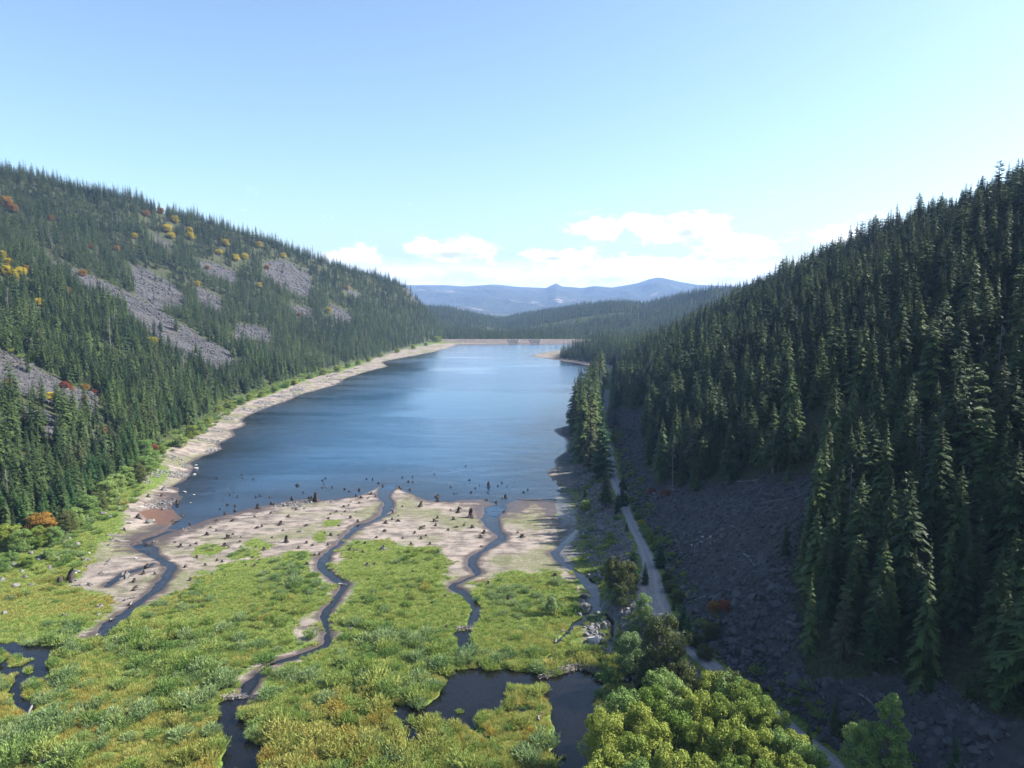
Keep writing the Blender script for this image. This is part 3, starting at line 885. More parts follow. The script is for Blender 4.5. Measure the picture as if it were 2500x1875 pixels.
class MB:
    """collects triangles and quads as numpy blocks"""
    def __init__(self):
        self.v, self.f3, self.f4, self.n = [], [], [], 0

    def add(self, v, f3=None, f4=None):
        v = np.asarray(v, float)
        if f3 is not None and len(f3):
            self.f3.append(np.asarray(f3, int) + self.n)
        if f4 is not None and len(f4):
            self.f4.append(np.asarray(f4, int) + self.n)
        self.v.append(v)
        self.n += len(v)

    def tube(self, pts, rad, seg=6, cap=True):
        pts = np.asarray(pts, float)
        k = len(pts)
        tan = np.gradient(pts, axis=0)
        tan /= np.linalg.norm(tan, axis=1)[:, None] + 1e-9
        ref = np.where(np.abs(tan[:, 2:3]) > 0.9, [[1.0, 0, 0]], [[0, 0, 1.0]])
        a = np.cross(tan, ref)
        a /= np.linalg.norm(a, axis=1)[:, None] + 1e-9
        b = np.cross(tan, a)
        th = np.arange(seg) * 2 * math.pi / seg
        r = np.asarray(rad, float)[:, None, None]
        ring = pts[:, None, :] + r * (np.cos(th)[None, :, None] * a[:, None, :] + np.sin(th)[None, :, None] * b[:, None, :])
        v = ring.reshape(-1, 3)
        i = np.arange(k - 1)[:, None] * seg + np.arange(seg)[None, :]
        j = np.arange(k - 1)[:, None] * seg + (np.arange(seg)[None, :] + 1) % seg
        q = np.stack([i, j, j + seg, i + seg], -1).reshape(-1, 4)
        f3 = None
        if cap:
            v = np.vstack([v, pts[-1]])
            e = (k - 1) * seg
            f3 = np.stack([e + np.arange(seg), e + (np.arange(seg) + 1) % seg, np.full(seg, k * seg)], 1)
        self.add(v, f3, q)

    def mesh(self, name, mat, smooth=False):
        fs = []
        if self.f3:
            fs.append(np.vstack(self.f3))
        if self.f4:
            fs.append(np.vstack(self.f4))
        return mesh_np(name, np.vstack(self.v), fs, mat, smooth=smooth)


def conifer_parts(seed, Ht=18.0, R=2.7, whorls=34, per=7, bare=0.10, droop=0.5, power=0.78, gaps=0.08, stations=5, width=0.27, blunt=0.0, lean=0.0):
    r = np.random.default_rng(seed)
    tr = MB()
    zz = np.linspace(0, 1, 7)
    bend = lean * zz ** 2 * Ht
    tr.tube(np.stack([bend, 0.1 * np.sin(zz * 5 + seed), zz * Ht * 0.985], 1), np.maximum(0.019 * Ht * (1 - zz) ** 0.9, 0.02) * (1 + 0.35 * (zz < 0.02)), 6)
    cr = MB()
    V_, F_ = [], []
    n = 0
    for i in range(whorls):
        f = i / (whorls - 1)
        zf = bare + (1 - bare) * f ** 0.94
        L0 = R * ((1 - zf) / (1 - bare)) ** power * (1 if zf > 0.25 else 0.75 + zf)
        L0 = max(L0, 0.035 * Ht * 0.35) * (1 + blunt * (f > 0.8))
        k = max(3, int(round(per * (0.75 + 0.25 * (1 - f)))))
        ph = r.uniform(0, 6.28)
        for j in range(k):
            if r.random() < gaps:
                continue
            a = ph + j * 6.283 / k + r.normal(0, 0.25)
            L = L0 * r.uniform(0.62, 1.18)
            z0 = zf * Ht + r.normal(0, 0.012 * Ht)
            dirv = np.array([math.cos(a), math.sin(a), 0])
            side = np.array([-math.sin(a), math.cos(a), 0])
            rise = 0.55 * f + r.normal(0.02, 0.10)
            dr = droop * r.uniform(0.6, 1.3)
            base = np.array([lean * zf ** 2 * Ht, 0, z0])

            def pt(t):
                return base + dirv * L * t + np.array([0, 0, L * (rise * t - dr * t * t)])
            w0 = width * L * r.uniform(0.8, 1.2) + 0.10
            ts = np.linspace(0.16, 0.86, stations)
            for tt in ts:
                ww = w0 * (1.15 - 0.7 * abs(tt - 0.45))
                p0, p1 = pt(max(tt - 0.17, 0.0)), pt(min(tt + 0.13, 1.0))
                for s in (-1, 1):
                    tipv = pt(min(tt + 0.10, 1.0)) + side * s * ww * r.uniform(0.75, 1.2) + dirv * ww * 0.55 + np.array([0, 0, -ww * r.uniform(0.15, 0.75)])
                    V_ += [p0, p1, tipv]
                    F_.append((n, n + 1, n + 2))
                    n += 3
            e = pt(1.0)
            m_ = pt(0.72)
            V_ += [m_ + side * w0 * 0.3, m_ - side * w0 * 0.3, e + dirv * 0.1 * L]
            F_.append((n, n + 1, n + 2))
            n += 3
    # leader
    top = np.array([lean * Ht, 0, Ht * 1.02])
    for s in range(3):
        a = s * 2.1
        o = np.array([math.cos(a), math.sin(a), 0]) * 0.11
        V_ += [top - [0, 0, 0.09 * Ht] + o, top - [0, 0, 0.09 * Ht] - o, top]
        F_.append((n, n + 1, n + 2))
        n += 3
    cr.add(np.array(V_), np.array(F_))
    return tr, cr


def snag_parts(seed, Ht=15.0, fringe=0.35):
    """dead conifer: bare trunk, broken branches, some grey twigs"""
    r = np.random.default_rng(seed)
    tr = MB()
    zz = np.linspace(0, 1, 8)
    tr.tube(np.stack([0.02 * Ht * np.sin(zz * 3 + seed), 0.015 * Ht * np.sin(zz * 4), zz * Ht], 1), 0.010 * Ht * (1 - zz) ** 0.7 + 0.03, 6)
    br = MB()
    for i in range(46):
        f = r.uniform(0.25, 0.98)
        a = r.uniform(0, 6.28)
        L = 1.9 * (1 - f) ** 0.6 * r.uniform(0.3, 1.1) + 0.25
        d_ = np.array([math.cos(a), math.sin(a), 0])
        p0 = np.array([0.02 * Ht * math.sin(f * 3 + seed), 0.015 * Ht * math.sin(f * 4), f * Ht])
        p1 = p0 + d_ * L * 0.6 + [0, 0, -0.10 * L]
        p2 = p0 + d_ * L + [0, 0, -0.35 * L]
        br.tube([p0, p1, p2], [0.05, 0.035, 0.012], 3, False)
        if r.random() < fringe:
            s = np.array([-d_[1], d_[0], 0])
            for k in range(3):
                q = p0 + (p2 - p0) * r.uniform(0.4, 1)
                br.add([q, q + s * r.uniform(-.5, .5) + [0, 0, -0.35], q + d_ * 0.2], [(0, 1, 2)])
    return tr, br


def leaf_cloud(r, centres, radii, per, size, up=0.3, aspect=0.55, squash=0.8, spike=0.0):
    """leaf-sized quads spread through and over the lobes"""
    n = len(centres) * per
    c = np.repeat(np.asarray(centres), per, 0)
    rad = np.repeat(np.asarray(radii), per)
    dv = r.normal(size=(n, 3))
    dv /= np.linalg.norm(dv, axis=1)[:, None]
    rr = rad * r.uniform(0.35, 1.0, n) ** 0.45
    p = c + dv * rr[:, None] * [1, 1, squash]
    p[:, 2] += spike * r.random(n) ** 3
    nrm = dv * 0.8 + r.normal(size=(n, 3)) * 0.55 + [0, 0, up]
    nrm /= np.linalg.norm(nrm, axis=1)[:, None]
    t1 = np.cross(nrm, r.normal(size=(n, 3)))
    t1 /= np.linalg.norm(t1, axis=1)[:, None]
    t2 = np.cross(nrm, t1)
    s = size * r.uniform(0.6, 1.4, n)[:, None]
    v = np.stack([p - t1 * s, p + t2 * s * aspect, p + t1 * s, p - t2 * s * aspect], 1).reshape(-1, 3)
    f = np.arange(n * 4).reshape(-1, 4)
    return v, f


def broadleaf_parts(seed, Ht=9.0, R=3.0, lobes=26, per=230, leaf=0.17, base=0.18):
    r = np.random.default_rng(seed)
    tr, cr = MB(), MB()
    cs, rs = [], []
    for i in range(lobes):
        a, zf = r.uniform(0, 6.28), r.uniform(base, 0.97)
        env = math.sqrt(max(0.04, 1 - ((zf - 0.42) / 0.62) ** 2))
        q = r.uniform(0.35, 0.95) * R * env
        cs.append((math.cos(a) * q, math.sin(a) * q, zf * Ht))
        rs.append(r.uniform(0.15, 0.34) * R * (0.75 + 0.4 * env))
    v, f = leaf_cloud(r, cs, rs, per, leaf, up=0.25)
    cr.add(v, None, f)
    tr.tube([(0, 0, 0), (0.1, 0, Ht * 0.3), (0, 0.15, Ht * 0.6), (0, 0, Ht * 0.85)], [0.16, 0.12, 0.08, 0.02], 6)
    for c_ in cs[::2]:
        h = min(c_[2] * 0.55, Ht * 0.6)
        tr.tube([(0, 0, h * 0.8), (c_[0] * 0.5, c_[1] * 0.5, (h + c_[2]) / 2), c_], [0.07, 0.045, 0.015], 4, False)
    return tr, cr


def shrub_mesh(seed, mat, R=0.9, Ht=1.4, stems=46, leaves=9, leaf=0.13, flop=0.5):
    """willow bush: many upright shoots, narrow leaves along each"""
    r = np.random.default_rng(seed)
    V_, n = [], 0
    P, D = [], []
    for i in range(stems):
        a, q = r.uniform(0, 6.28), math.sqrt(r.random()) * R
        out = np.array([math.cos(a), math.sin(a), 0]) * q
        h = Ht * r.uniform(0.55, 1.1) * (1 - 0.45 * (q / R) ** 2)
        root = out * 0.45
        tip = out * (1 + flop * 0.35) + [r.normal(0, 0.06), r.normal(0, 0.06), h]
        for k in range(leaves):
            t = r.uniform(0.12, 1.0)
            P.append(root + (tip - root) * t)
            D.append((tip - root) / (np.linalg.norm(tip - root) + 1e-6) * 1.1 + r.normal(size=3) * 0.42)
    P, D = np.array(P), np.array(D)
    D /= np.linalg.norm(D, axis=1)[:, None]
    S = np.cross(D, r.normal(size=P.shape))
    S /= np.linalg.norm(S, axis=1)[:, None]
    s = leaf * r.uniform(0.7, 1.5, len(P))[:, None]
    v = np.stack([P - S * s * 0.27, P + S * s * 0.27, P + D * s * 2.1], 1).reshape(-1, 3)
    v[:, 2] = np.maximum(v[:, 2], 0.0)
    return mesh_np('shrub', v, np.arange(len(v)).reshape(-1, 3), mat)


def tuft_mesh(seed, mat, R=0.55, Ht=0.5, blades=60, wid=0.03):
    r = np.random.default_rng(seed)
    a, q = r.uniform(0, 6.28, blades), np.sqrt(r.random(blades)) * R
    p = np.stack([np.cos(a) * q, np.sin(a) * q, np.zeros(blades)], 1)
    h = Ht * r.uniform(0.5, 1.15, blades) * (1 - 0.45 * (q / R) ** 2)
    b = r.uniform(0, 6.28, blades)
    tip = p + np.stack([np.cos(b) * h * 0.55 + np.cos(a) * q * 0.3, np.sin(b) * h * 0.55 + np.sin(a) * q * 0.3, h], 1)
    s = np.stack([-np.sin(b), np.cos(b), np.zeros(blades)], 1) * wid * r.uniform(0.7, 1.5, blades)[:, None]
    v = np.stack([p - s, p + s, tip], 1).reshape(-1, 3)
    return mesh_np('tuft', v, np.arange(len(v)).reshape(-1, 3), mat)


def rock_mesh(seed, mat, flat=0.7, cuts=9):
    """an angular block: icosphere cut by random planes"""
    r = np.random.default_rng(seed)
    t = (1 + 5 ** 0.5) / 2
    v = np.array([(-1, t, 0), (1, t, 0), (-1, -t, 0), (1, -t, 0), (0, -1, t), (0, 1, t), (0, -1, -t), (0, 1, -t), (t, 0, -1), (t, 0, 1), (-t, 0, -1), (-t, 0, 1)], float)
    v /= np.linalg.norm(v[0])
    f = [(0, 11, 5), (0, 5, 1), (0, 1, 7), (0, 7, 10), (0, 10, 11), (1, 5, 9), (5, 11, 4), (11, 10, 2), (10, 7, 6), (7, 1, 8), (3, 9, 4), (3, 4, 2), (3, 2, 6), (3, 6, 8), (3, 8, 9), (4, 9, 5), (2, 4, 11), (6, 2, 10), (8, 6, 7), (9, 8, 1)]
    v, mid, nf = list(map(tuple, v)), {}, []
    for a_, b_, c_ in f:
        ks = []
        for p, q in ((a_, b_), (b_, c_), (c_, a_)):
            key = (min(p, q), max(p, q))
            if key not in mid:
                m_ = np.array(v[p]) + np.array(v[q])
                v.append(tuple(m_ / np.linalg.norm(m_)))
                mid[key] = len(v) - 1
            ks.append(mid[key])
        nf += [(a_, ks[0], ks[2]), (b_, ks[1], ks[0]), (c_, ks[2], ks[1]), tuple(ks)]
    v = np.array(v)
    for _ in range(cuts):
        nrm = r.normal(size=3)
        nrm /= np.linalg.norm(nrm)
        dd = r.uniform(0.45, 0.8)
        ex = np.maximum(v @ nrm - dd, 0)
        v = v - ex[:, None] * nrm
    v = v * [1.0, r.uniform(0.65, 1.0), flat * r.uniform(0.8, 1.2)]
    return mesh_np('rock', v, np.array(nf), mat)


def join_mesh(name, a, b, ma, mb):
    """trunk and crown in one mesh, for the woods that are one mass"""
    va, vb = np.vstack(a.v), np.vstack(b.v)
    fs3 = ([np.vstack(a.f3)] if a.f3 else []) + ([np.vstack(b.f3) + len(va)] if b.f3 else [])
    fs4 = ([np.vstack(a.f4)] if a.f4 else []) + ([np.vstack(b.f4) + len(va)] if b.f4 else [])
    n3a, n3b = (len(np.vstack(a.f3)) if a.f3 else 0), (len(np.vstack(b.f3)) if b.f3 else 0)
    n4a, n4b = (len(np.vstack(a.f4)) if a.f4 else 0), (len(np.vstack(b.f4)) if b.f4 else 0)
    fs = ([np.vstack(fs3)] if fs3 else []) + ([np.vstack(fs4)] if fs4 else [])
    mi = [0] * n3a + [1] * n3b + [0] * n4a + [1] * n4b
    return mesh_np(name, np.vstack([va, vb]), fs, [ma, mb], mi)


def scatter(name, pts, rotz, scl, which, meshes, label, cat, tilt=None):
    """one object of stuff: copies of the meshes at the points"""
    src = bpy.data.collections.new('source_' + name)
    obs = []
    for i, me in enumerate(meshes):
        o = bpy.data.objects.new('%s_%02d' % (name, i), me)
        src.objects.link(o)
        obs.append(o)
    me = bpy.data.meshes.new(name)
    me.vertices.add(len(pts))
    me.vertices.foreach_set('co', np.asarray(pts, np.float32).ravel())
    rot = np.zeros((len(pts), 3), np.float32)
    rot[:, 2] = rotz
    if tilt is not None:
        rot[:, 0], rot[:, 1] = tilt[:, 0], tilt[:, 1]
    s3 = np.asarray(scl, np.float32)
    if s3.ndim == 1:
        s3 = np.repeat(s3[:, None], 3, 1)
    me.attributes.new('rot', 'FLOAT_VECTOR', 'POINT').data.foreach_set('vector', rot.ravel())
    me.attributes.new('scl', 'FLOAT_VECTOR', 'POINT').data.foreach_set('vector', np.ascontiguousarray(s3).ravel())
    me.attributes.new('pick', 'INT', 'POINT').data.foreach_set('value', np.asarray(which, np.int32))
    ob = ob_from(name, me)
    ng = bpy.data.node_groups.new('scatter_' + name, 'GeometryNodeTree')
    ng.interface.new_socket('Geometry', in_out='INPUT', socket_type='NodeSocketGeometry')
    ng.interface.new_socket('Geometry', in_out='OUTPUT', socket_type='NodeSocketGeometry')
    N, L = ng.nodes, ng.links
    gi, go = N.new('NodeGroupInput'), N.new('NodeGroupOutput')
    ip, ci = N.new('GeometryNodeInstanceOnPoints'), N.new('GeometryNodeCollectionInfo')
    ci.inputs['Collection'].default_value = src
    ci.inputs['Separate Children'].default_value = True
    ci.inputs['Reset Children'].default_value = True
    ip.inputs['Pick Instance'].default_value = True

    def named(nm, typ):
        q = N.new('GeometryNodeInputNamedAttribute')
        q.data_type = typ
        q.inputs['Name'].default_value = nm
        return q.outputs['Attribute']
    L.new(gi.outputs[0], ip.inputs['Points'])
    L.new(ci.outputs[0], ip.inputs['Instance'])
    L.new(named('pick', 'INT'), ip.inputs['Instance Index'])
    e2r = N.new('FunctionNodeEulerToRotation')
    L.new(named('rot', 'FLOAT_VECTOR'), e2r.inputs[0])
    L.new(e2r.outputs[0], ip.inputs['Rotation'])
    L.new(named('scl', 'FLOAT_VECTOR'), ip.inputs['Scale'])
    L.new(ip.outputs[0], go.inputs[0])
    md = ob.modifiers.new('scatter', 'NODES')
    md.node_group = ng
    return tag(ob, label, cat, kind='stuff')


# ---- the conifer kinds
CONIFERS = []      # (trunk mesh, crown mesh, joined mesh)
specs = [dict(seed=1, R=3.2, whorls=36), dict(seed=2, R=2.7, whorls=38, power=0.75), dict(seed=3, R=3.6, whorls=32, droop=0.62, gaps=0.14), dict(seed=4, R=3.0, whorls=36, bare=0.2, gaps=0.12),
         dict(seed=5, R=4.0, whorls=28, droop=0.45, gaps=0.2, power=0.7, bare=0.16, blunt=0.3), dict(seed=6, R=3.4, whorls=33, droop=0.7, lean=0.015, gaps=0.1),
         dict(seed=7, R=2.2, whorls=40, power=0.6, droop=0.35), dict(seed=8, R=3.8, whorls=26, per=5, droop=0.3, gaps=0.3, power=0.6, bare=0.22, blunt=0.8, lean=-0.02), dict(seed=9, R=3.0, whorls=30, droop=0.8, gaps=0.22, power=1.0, bare=0.05)]
for s in specs:
    t_, c_ = conifer_parts(**s)
    CONIFERS.append((t_.mesh('trunk', M_BARK, True), c_.mesh('crown', M_NEEDLE), join_mesh('conifer', t_, c_, M_BARK, M_NEEDLE)))
YOUNG = []
for s in (dict(seed=11, Ht=18, R=4.2, whorls=30, per=8, bare=0.02, droop=0.15, width=0.26, gaps=0.02), dict(seed=12, Ht=18, R=3.7, whorls=32, per=8, bare=0.02, droop=0.1, width=0.26, gaps=0.02)):
    t_, c_ = conifer_parts(**s)
    YOUNG.append((t_.mesh('trunk', M_BARK, True), c_.mesh('crown', M_NEEDLE_Y), join_mesh('young_fir', t_, c_, M_BARK, M_NEEDLE_Y)))
FARTREE = []
for s in range(4):
    t_, c_ = conifer_parts(30 + s, R=(3.0, 3.4, 3.8, 2.8)[s], whorls=18, per=6, stations=2, width=0.5, gaps=0.03, bare=0.04)
    FARTREE.append(join_mesh('far_conifer', t_, c_, M_BARK, M_NEEDLE))
SNAGS = []
for s in range(3):
    t_, c_ = snag_parts(50 + s, fringe=(0.2, 0.8, 0.9)[s])
    SNAGS.append((t_.mesh('trunk', M_GREY, True), c_.mesh('branches', M_GREY), join_mesh('snag', t_, c_, M_GREY, M_GREY)))


# ---- where trees stand: jittered grid, kept off rock, water and road
def jitter_grid(x0, x1, y0, y1, step, seed):
    r = np.random.default_rng(seed)
    xs, ys = np.meshgrid(np.arange(x0, x1, step), np.arange(y0, y1, step))
    xs = xs.ravel() + r.uniform(-0.48, 0.48, xs.size) * step
    ys = ys.ravel() + r.uniform(-0.48, 0.48, ys.size) * step
    return xs, ys


def in_view(x, y, z, h, m=60):
    u, v = project(x, y, z)
    u2, v2 = project(x, y, z + h)
    return (y > 20) & (u > -m) & (u < 2500 + m) & (v2 < 1875 + m)


AUTUMN = [(*Z(o_, [q[:2]])[0], *q[2:]) for o_, L_ in (
    (Z1, [(100, 960, 7, 'yellow'), (50, 930, 7, 'yellow'), (160, 930, 6, 'yellow'), (20, 800, 6, 'yellow'), (60, 860, 6, 'yellow'), (200, 900, 5, 'orange'), (1290, 590, 7, 'yellow'), (1320, 640, 6, 'yellow'), (1240, 450, 6, 'orange'), (1470, 650, 7, 'yellow'), (1740, 700, 7, 'yellow'),
          (1690, 770, 6, 'yellow'), (1180, 1470, 6, 'yellow'), (900, 1330, 5, 'yellow'), (300, 1160, 5, 'yellow'), (900, 740, 5, 'orange'), (640, 930, 5, 'orange'), (530, 1060, 4, 'orange'), (50, 400, 9, 'orange'), (100, 440, 7, 'orange'), (1350, 520, 7, 'yellow'), (1460, 600, 6, 'yellow'),
          (1820, 810, 6, 'yellow'), (1890, 800, 6, 'yellow'), (700, 720, 4, 'orange'), (1040, 640, 5, 'yellow'), (1130, 470, 6, 'orange'), (1600, 880, 4, 'orange'), (400, 510, 5, 'orange'), (1520, 1010, 5, 'yellow'), (2000, 1020, 5, 'yellow'), (2060, 880, 5, 'orange')]),
    (Z5, [(500, 310, 3.4, 'red'), (540, 330, 3, 'red'), (650, 410, 2.6, 'red'), (660, 325, 3.2, 'orange'), (790, 680, 4, 'red'), (820, 690, 3, 'orange'), (1185, 800, 3.4, 'red'), (60, 300, 3.4, 'orange'), (390, 400, 3.6, 'yellow'), (1580, 440, 2.6, 'red'), (730, 355, 2.6, 'red'), (1210, 790, 2.4, 'red')]),
    (Z2, [(640, 840, 6, 'yellow'), (780, 660, 5, 'orange'), (100, 330, 6, 'yellow'), (290, 410, 5, 'yellow'), (370, 1390, 2.8, 'red'), (410, 860, 3.4, 'red')])) for q in L_]
trees = []          # rows: x, y, z, height, kind (0 conifer, 1 snag, 2 young), zone
# left hill
x, y = jitter_grid(-720, -60, 95, 1260, 4.1, 101)
xl = np.interp(y, TOE[:, 1], TOE[:, 0])
k = (xl - x > 2.0) & (xl - x < (xl - np.interp(y, RIDGE_L[:, 1], RIDGE_L[:, 0])) * 1.35 + 20)
x, y = x[k], y[k]
z, inf = H(x, y, True)
hh = (10.6 * np.exp(rng.normal(0, 0.25, len(x)))).clip(4.5, 17) * np.where(inf['hl'] < 26, 0.9, 1.0)
k = in_view(x, y, z, hh) & (inf['dl'] > 6)
x, y, z, hh = x[k], y[k], z[k], hh[k]
sm = px_mask(SCREE_L, x, y, z)
sm = np.minimum(sm, px_mask(CLIFF_L, x, y, z) + 4)
dens = fbm(x, y, 40.0, 3, 88)
k = (sm > 1) & ~((dens > 0.42) & (rng.random(len(x)) < 0.5)) | ((sm > -30) & (rng.random(len(x)) < 0.05))
bu, bv_ = project(x, y, z)
for ax_, ay_, ah_, _c in AUTUMN:
    k &= ~((np.abs(bu - ax_) < 1.9 * ah_) & (bv_ > ay_ - 2) & (bv_ < ay_ + 18))
x, y, z, hh, sm = x[k], y[k], z[k], hh[k], sm[k]
hh = np.where(sm < 10, hh * 0.8, hh)
kind = np.where(rng.random(len(x)) < 0.016, 1, 0)
trees.append(np.stack([x, y, z, hh, kind, np.zeros(len(x))], 1))
# right hill
x, y = jitter_grid(20, 430, 60, 1120, 3.7, 102)
hr = x - road_right(y)
lim = (np.interp(y, RIDGE_R[:, 1], RIDGE_R[:, 0]) - road_right(y)) * 1.5 + 40
k = (hr > 3.0) & (hr < lim)
x, y = x[k], y[k]
z, inf = H(x, y, True)
hh = (10.8 * np.exp(rng.normal(0, 0.27, len(x)))).clip(4.5, 18)
k = (inf['dl'] > 7) & (y > 75)
x, y, z, hh = x[k], y[k], z[k], hh[k]
sm = px_mask(SCREE_R, x, y, z)
k = ((sm > 4) & ~((fbm(x, y, 22.0, 2, 90) > 0.35) & (rng.random(len(x)) < 0.5))) | ((sm > -25) & (rng.random(len(x)) < 0.07)) | ((project(x, y, z)[1] > 1450) & (rng.random(len(x)) < 0.03))
x, y, z, hh, sm = x[k], y[k], z[k], hh[k], sm[k]
hh = np.where(sm < 4, hh * 0.55, hh)
kind = np.where(rng.random(len(x)) < 0.03, 1, 0)
hh = np.where(kind == 1, hh * 0.75, hh)
trees.append(np.stack([x, y, z, hh, kind, np.ones(len(x))], 1))
# lake-side trees of the right bank, between the road and the water
x, y = jitter_grid(8, 130, 262, 700, 3.4, 103)
z, inf = H(x, y, True)
e = road_left(y) - x
k = (e > 1.5) & (e < np.where(y < 330, 9.0, 13.0)) & (inf['dl'] > 4.0) & (y > 268) & (rng.random(len(x)) < 0.62)
x, y, z = x[k], y[k], z[k]
trees.append(np.stack([x, y, z, rng.normal(17.5, 4.5, len(x)).clip(7, 27), np.zeros(len(x)), np.full(len(x), 2)], 1))
# the wooded spit
SPIT = [at_z(px, py, 1.0) for px, py in ((1362, 873), (1420, 883), (1490, 893), (1600, 905), (1650, 880), (1560, 858), (1440, 861), (1380, 866))]
x, y = jitter_grid(20, 260, 660, 960, 5.0, 104)
z, inf = H(x, y, True)
k = (poly_sdf(x, y, SPIT) < -1) & (inf['dl'] > 3)
x, y, z = x[k], y[k], z[k]
edge = sstep(-poly_sdf(x, y, SPIT), 0, 30)
trees.append(np.stack([x, y, z, rng.normal(20, 3.5, len(x)).clip(10, 27) * (0.6 + 0.4 * edge), np.zeros(len(x)), np.full(len(x), 3)], 1))
# single trees picked out in the photograph: foot pixel, top pixel (foot on the ground), kind
for fx, fy, tx, ty, kd in ((1521, 1235, 1516, 1150, 0), (1508, 1252, 1507, 1200, 2), (1478, 1240, 1466, 1140, 0), (1530, 1297, 1530, 1272, 2), (1545, 1420, 1540, 1322, 2), (1612, 1385, 1610, 1315, 2), (1575, 1428, 1572, 1370, 2),
                           (1668, 1540, 1668, 1465, 2), (1645, 1490, 1655, 1470, 2), (1680, 1570, 1670, 1490, 2), (1428, 1215, 1426, 1180, 0), (1695, 1200, 1700, 1115, 0), (1664, 1185, 1662, 1085, 0), (1642, 1190, 1643, 1065, 1), (1615, 1175, 1615, 1020, 0),
                           (1780, 1180, 1776, 1022, 0), (1980, 1330, 1976, 1190, 0), (2265, 1690, 2258, 1570, 0), (2450, 1720, 2440, 1548, 0), (2330, 1880, 2332, 1795, 2), (1972, 1850, 1970, 1765, 2), (2035, 1800, 2040, 1690, 0), (1470, 1165, 1470, 1020, 2),
                           (1440, 1150, 1437, 960, 0), (1425, 1125, 1424, 940, 0), (1447, 1105, 1446, 935, 0), (1460, 1085, 1458, 955, 2), (1433, 1080, 1432, 925, 0), (1455, 1050, 1453, 930, 0), (1418, 1100, 1418, 985, 0), (2255, 1640, 2255, 1515, 1), (2143, 1160, 2145, 1040, 1), (2242, 1165, 2245, 1020, 1), (1886, 1160, 1888, 1040, 1), (1775, 1172, 1776, 1125, 1)):
    gx_, gy_, gz_ = ground_hit(fx, fy)
    _, _, zt = at_y(tx, ty, gy_)
    trees.append(np.array([[gx_, gy_, gz_, max(zt - gz_, 2.5), kd, 4]]))
# shore firs at the left edge and along the left beach
for i in range(60):
    fx, fy = np.interp(i + RND.uniform(-.4, .4), [0, 12, 24, 36, 48, 60], [10, 150, 250, 330, 395, 560]), np.interp(i, [0, 12, 24, 36, 48, 60], [1300, 1290, 1218, 1150, 1085, 985])
    gx_, gy_, gz_ = ground_hit(fx - RND.uniform(10, 60), fy - RND.uniform(0, 25))
    trees.append(np.array([[gx_, gy_, gz_, RND.uniform(6, 11.5), 2, 5]]))
T = np.vstack(trees)
print('conifers', len(T))

# ---- which ones show largest: a coarse picture of what hides what
u, v0 = project(T[:, 0], T[:, 1], T[:, 2])
ut, vt = project(T[:, 0], T[:, 1], T[:, 2] + T[:, 3])
dist = np.hypot(T[:, 0], T[:, 1])
cover = np.zeros((188 * 2, 250 * 2), bool)
vis = np.zeros(len(T))
for i in np.argsort(dist):
    if T[i, 1] < 30:
        continue
    hpx = (v0[i] - vt[i]) / 5.0
    c0, r0, r1 = ut[i] / 5.0, vt[i] / 5.0, v0[i] / 5.0
    rows = np.arange(max(int(r0), 0), min(int(r1) + 1, 375))
    tot, new = 0, 0
    for rr_ in rows:
        hw = 0.17 * (rr_ - r0) * 0.8 + 0.4
        a_, b_ = int(max(c0 - hw, 0)), int(min(c0 + hw + 1, 500))
        if b_ > a_:
            seg_ = cover[rr_, a_:b_]
            tot += b_ - a_
            new += int((~seg_).sum())
            cover[rr_, a_:b_] = True
    vis[i] = new
    if T[i, 4] == 1:
        vis[i] *= 0.6
order = np.argsort(-vis)
CON = [i for i in order if T[i, 4] != 1][:300]
SNG = [i for i in order if T[i, 4] == 1 and vis[i] > 4][:60]
single = np.zeros(len(T), bool)
single[CON] = True
single[SNG] = True


def place(name, parts, loc, s, rz, label, cat, group, sxy=1.0):
    e = bpy.data.objects.new(name, None)
    e.empty_display_size = 0.5
    e.location = loc
    e.scale = (s * sxy, s * sxy, s)
    e.rotation_euler = (0, 0, rz)
    link(e)
    for nm, me in parts:
        ob_from(nm, me, e)
    return tag(e, label, cat, group)


ZONES = {0: ('conifer growing on the sunlit left hillside', 'conifers of the sunlit left hillside'), 1: ('conifer standing in the shaded forest of the right hillside', 'conifers of the shaded right hillside'),
         2: ('conifer between the gravel road and the lake', 'conifers between road and lake'), 3: ('conifer on the wooded spit reaching into the lake', 'conifers of the wooded spit'),
         4: ('conifer standing apart by the gravel road or on the talus', 'conifers standing apart near the road'), 5: ('young bushy fir at the foot of the left hillside', 'young firs along the left shore')}
SINGLE_ROWS = [(i, T[i]) for i in CON] + [(i, T[i]) for i in SNG]

# labels that tell the trees apart: what they stand nearest to, their height, their place in a row
def tree_label(i, row, kindname):
    zone = int(row[5])
    h = row[3]
    size = 'low' if h < 9 else 'short' if h < 13 else 'mid-height' if h < 17 else 'tall' if h < 21 else 'very tall'
    return size, zone


def seq_word(n):
    ones = ['first', 'second', 'third', 'fourth', 'fifth', 'sixth', 'seventh', 'eighth', 'ninth', 'tenth', 'eleventh', 'twelfth', 'thirteenth', 'fourteenth', 'fifteenth', 'sixteenth', 'seventeenth', 'eighteenth', 'nineteenth', 'twentieth']
    tens = ['', '', 'twenty', 'thirty', 'forty', 'fifty', 'sixty', 'seventy', 'eighty', 'ninety']
    if n <= 20:
        return ones[n - 1]
    if n % 10 == 0:
        return tens[n // 10][:-1] + 'ieth'
    return tens[n // 10] + '-' + ones[n % 10 - 1] if n < 100 else str(n) + 'th'


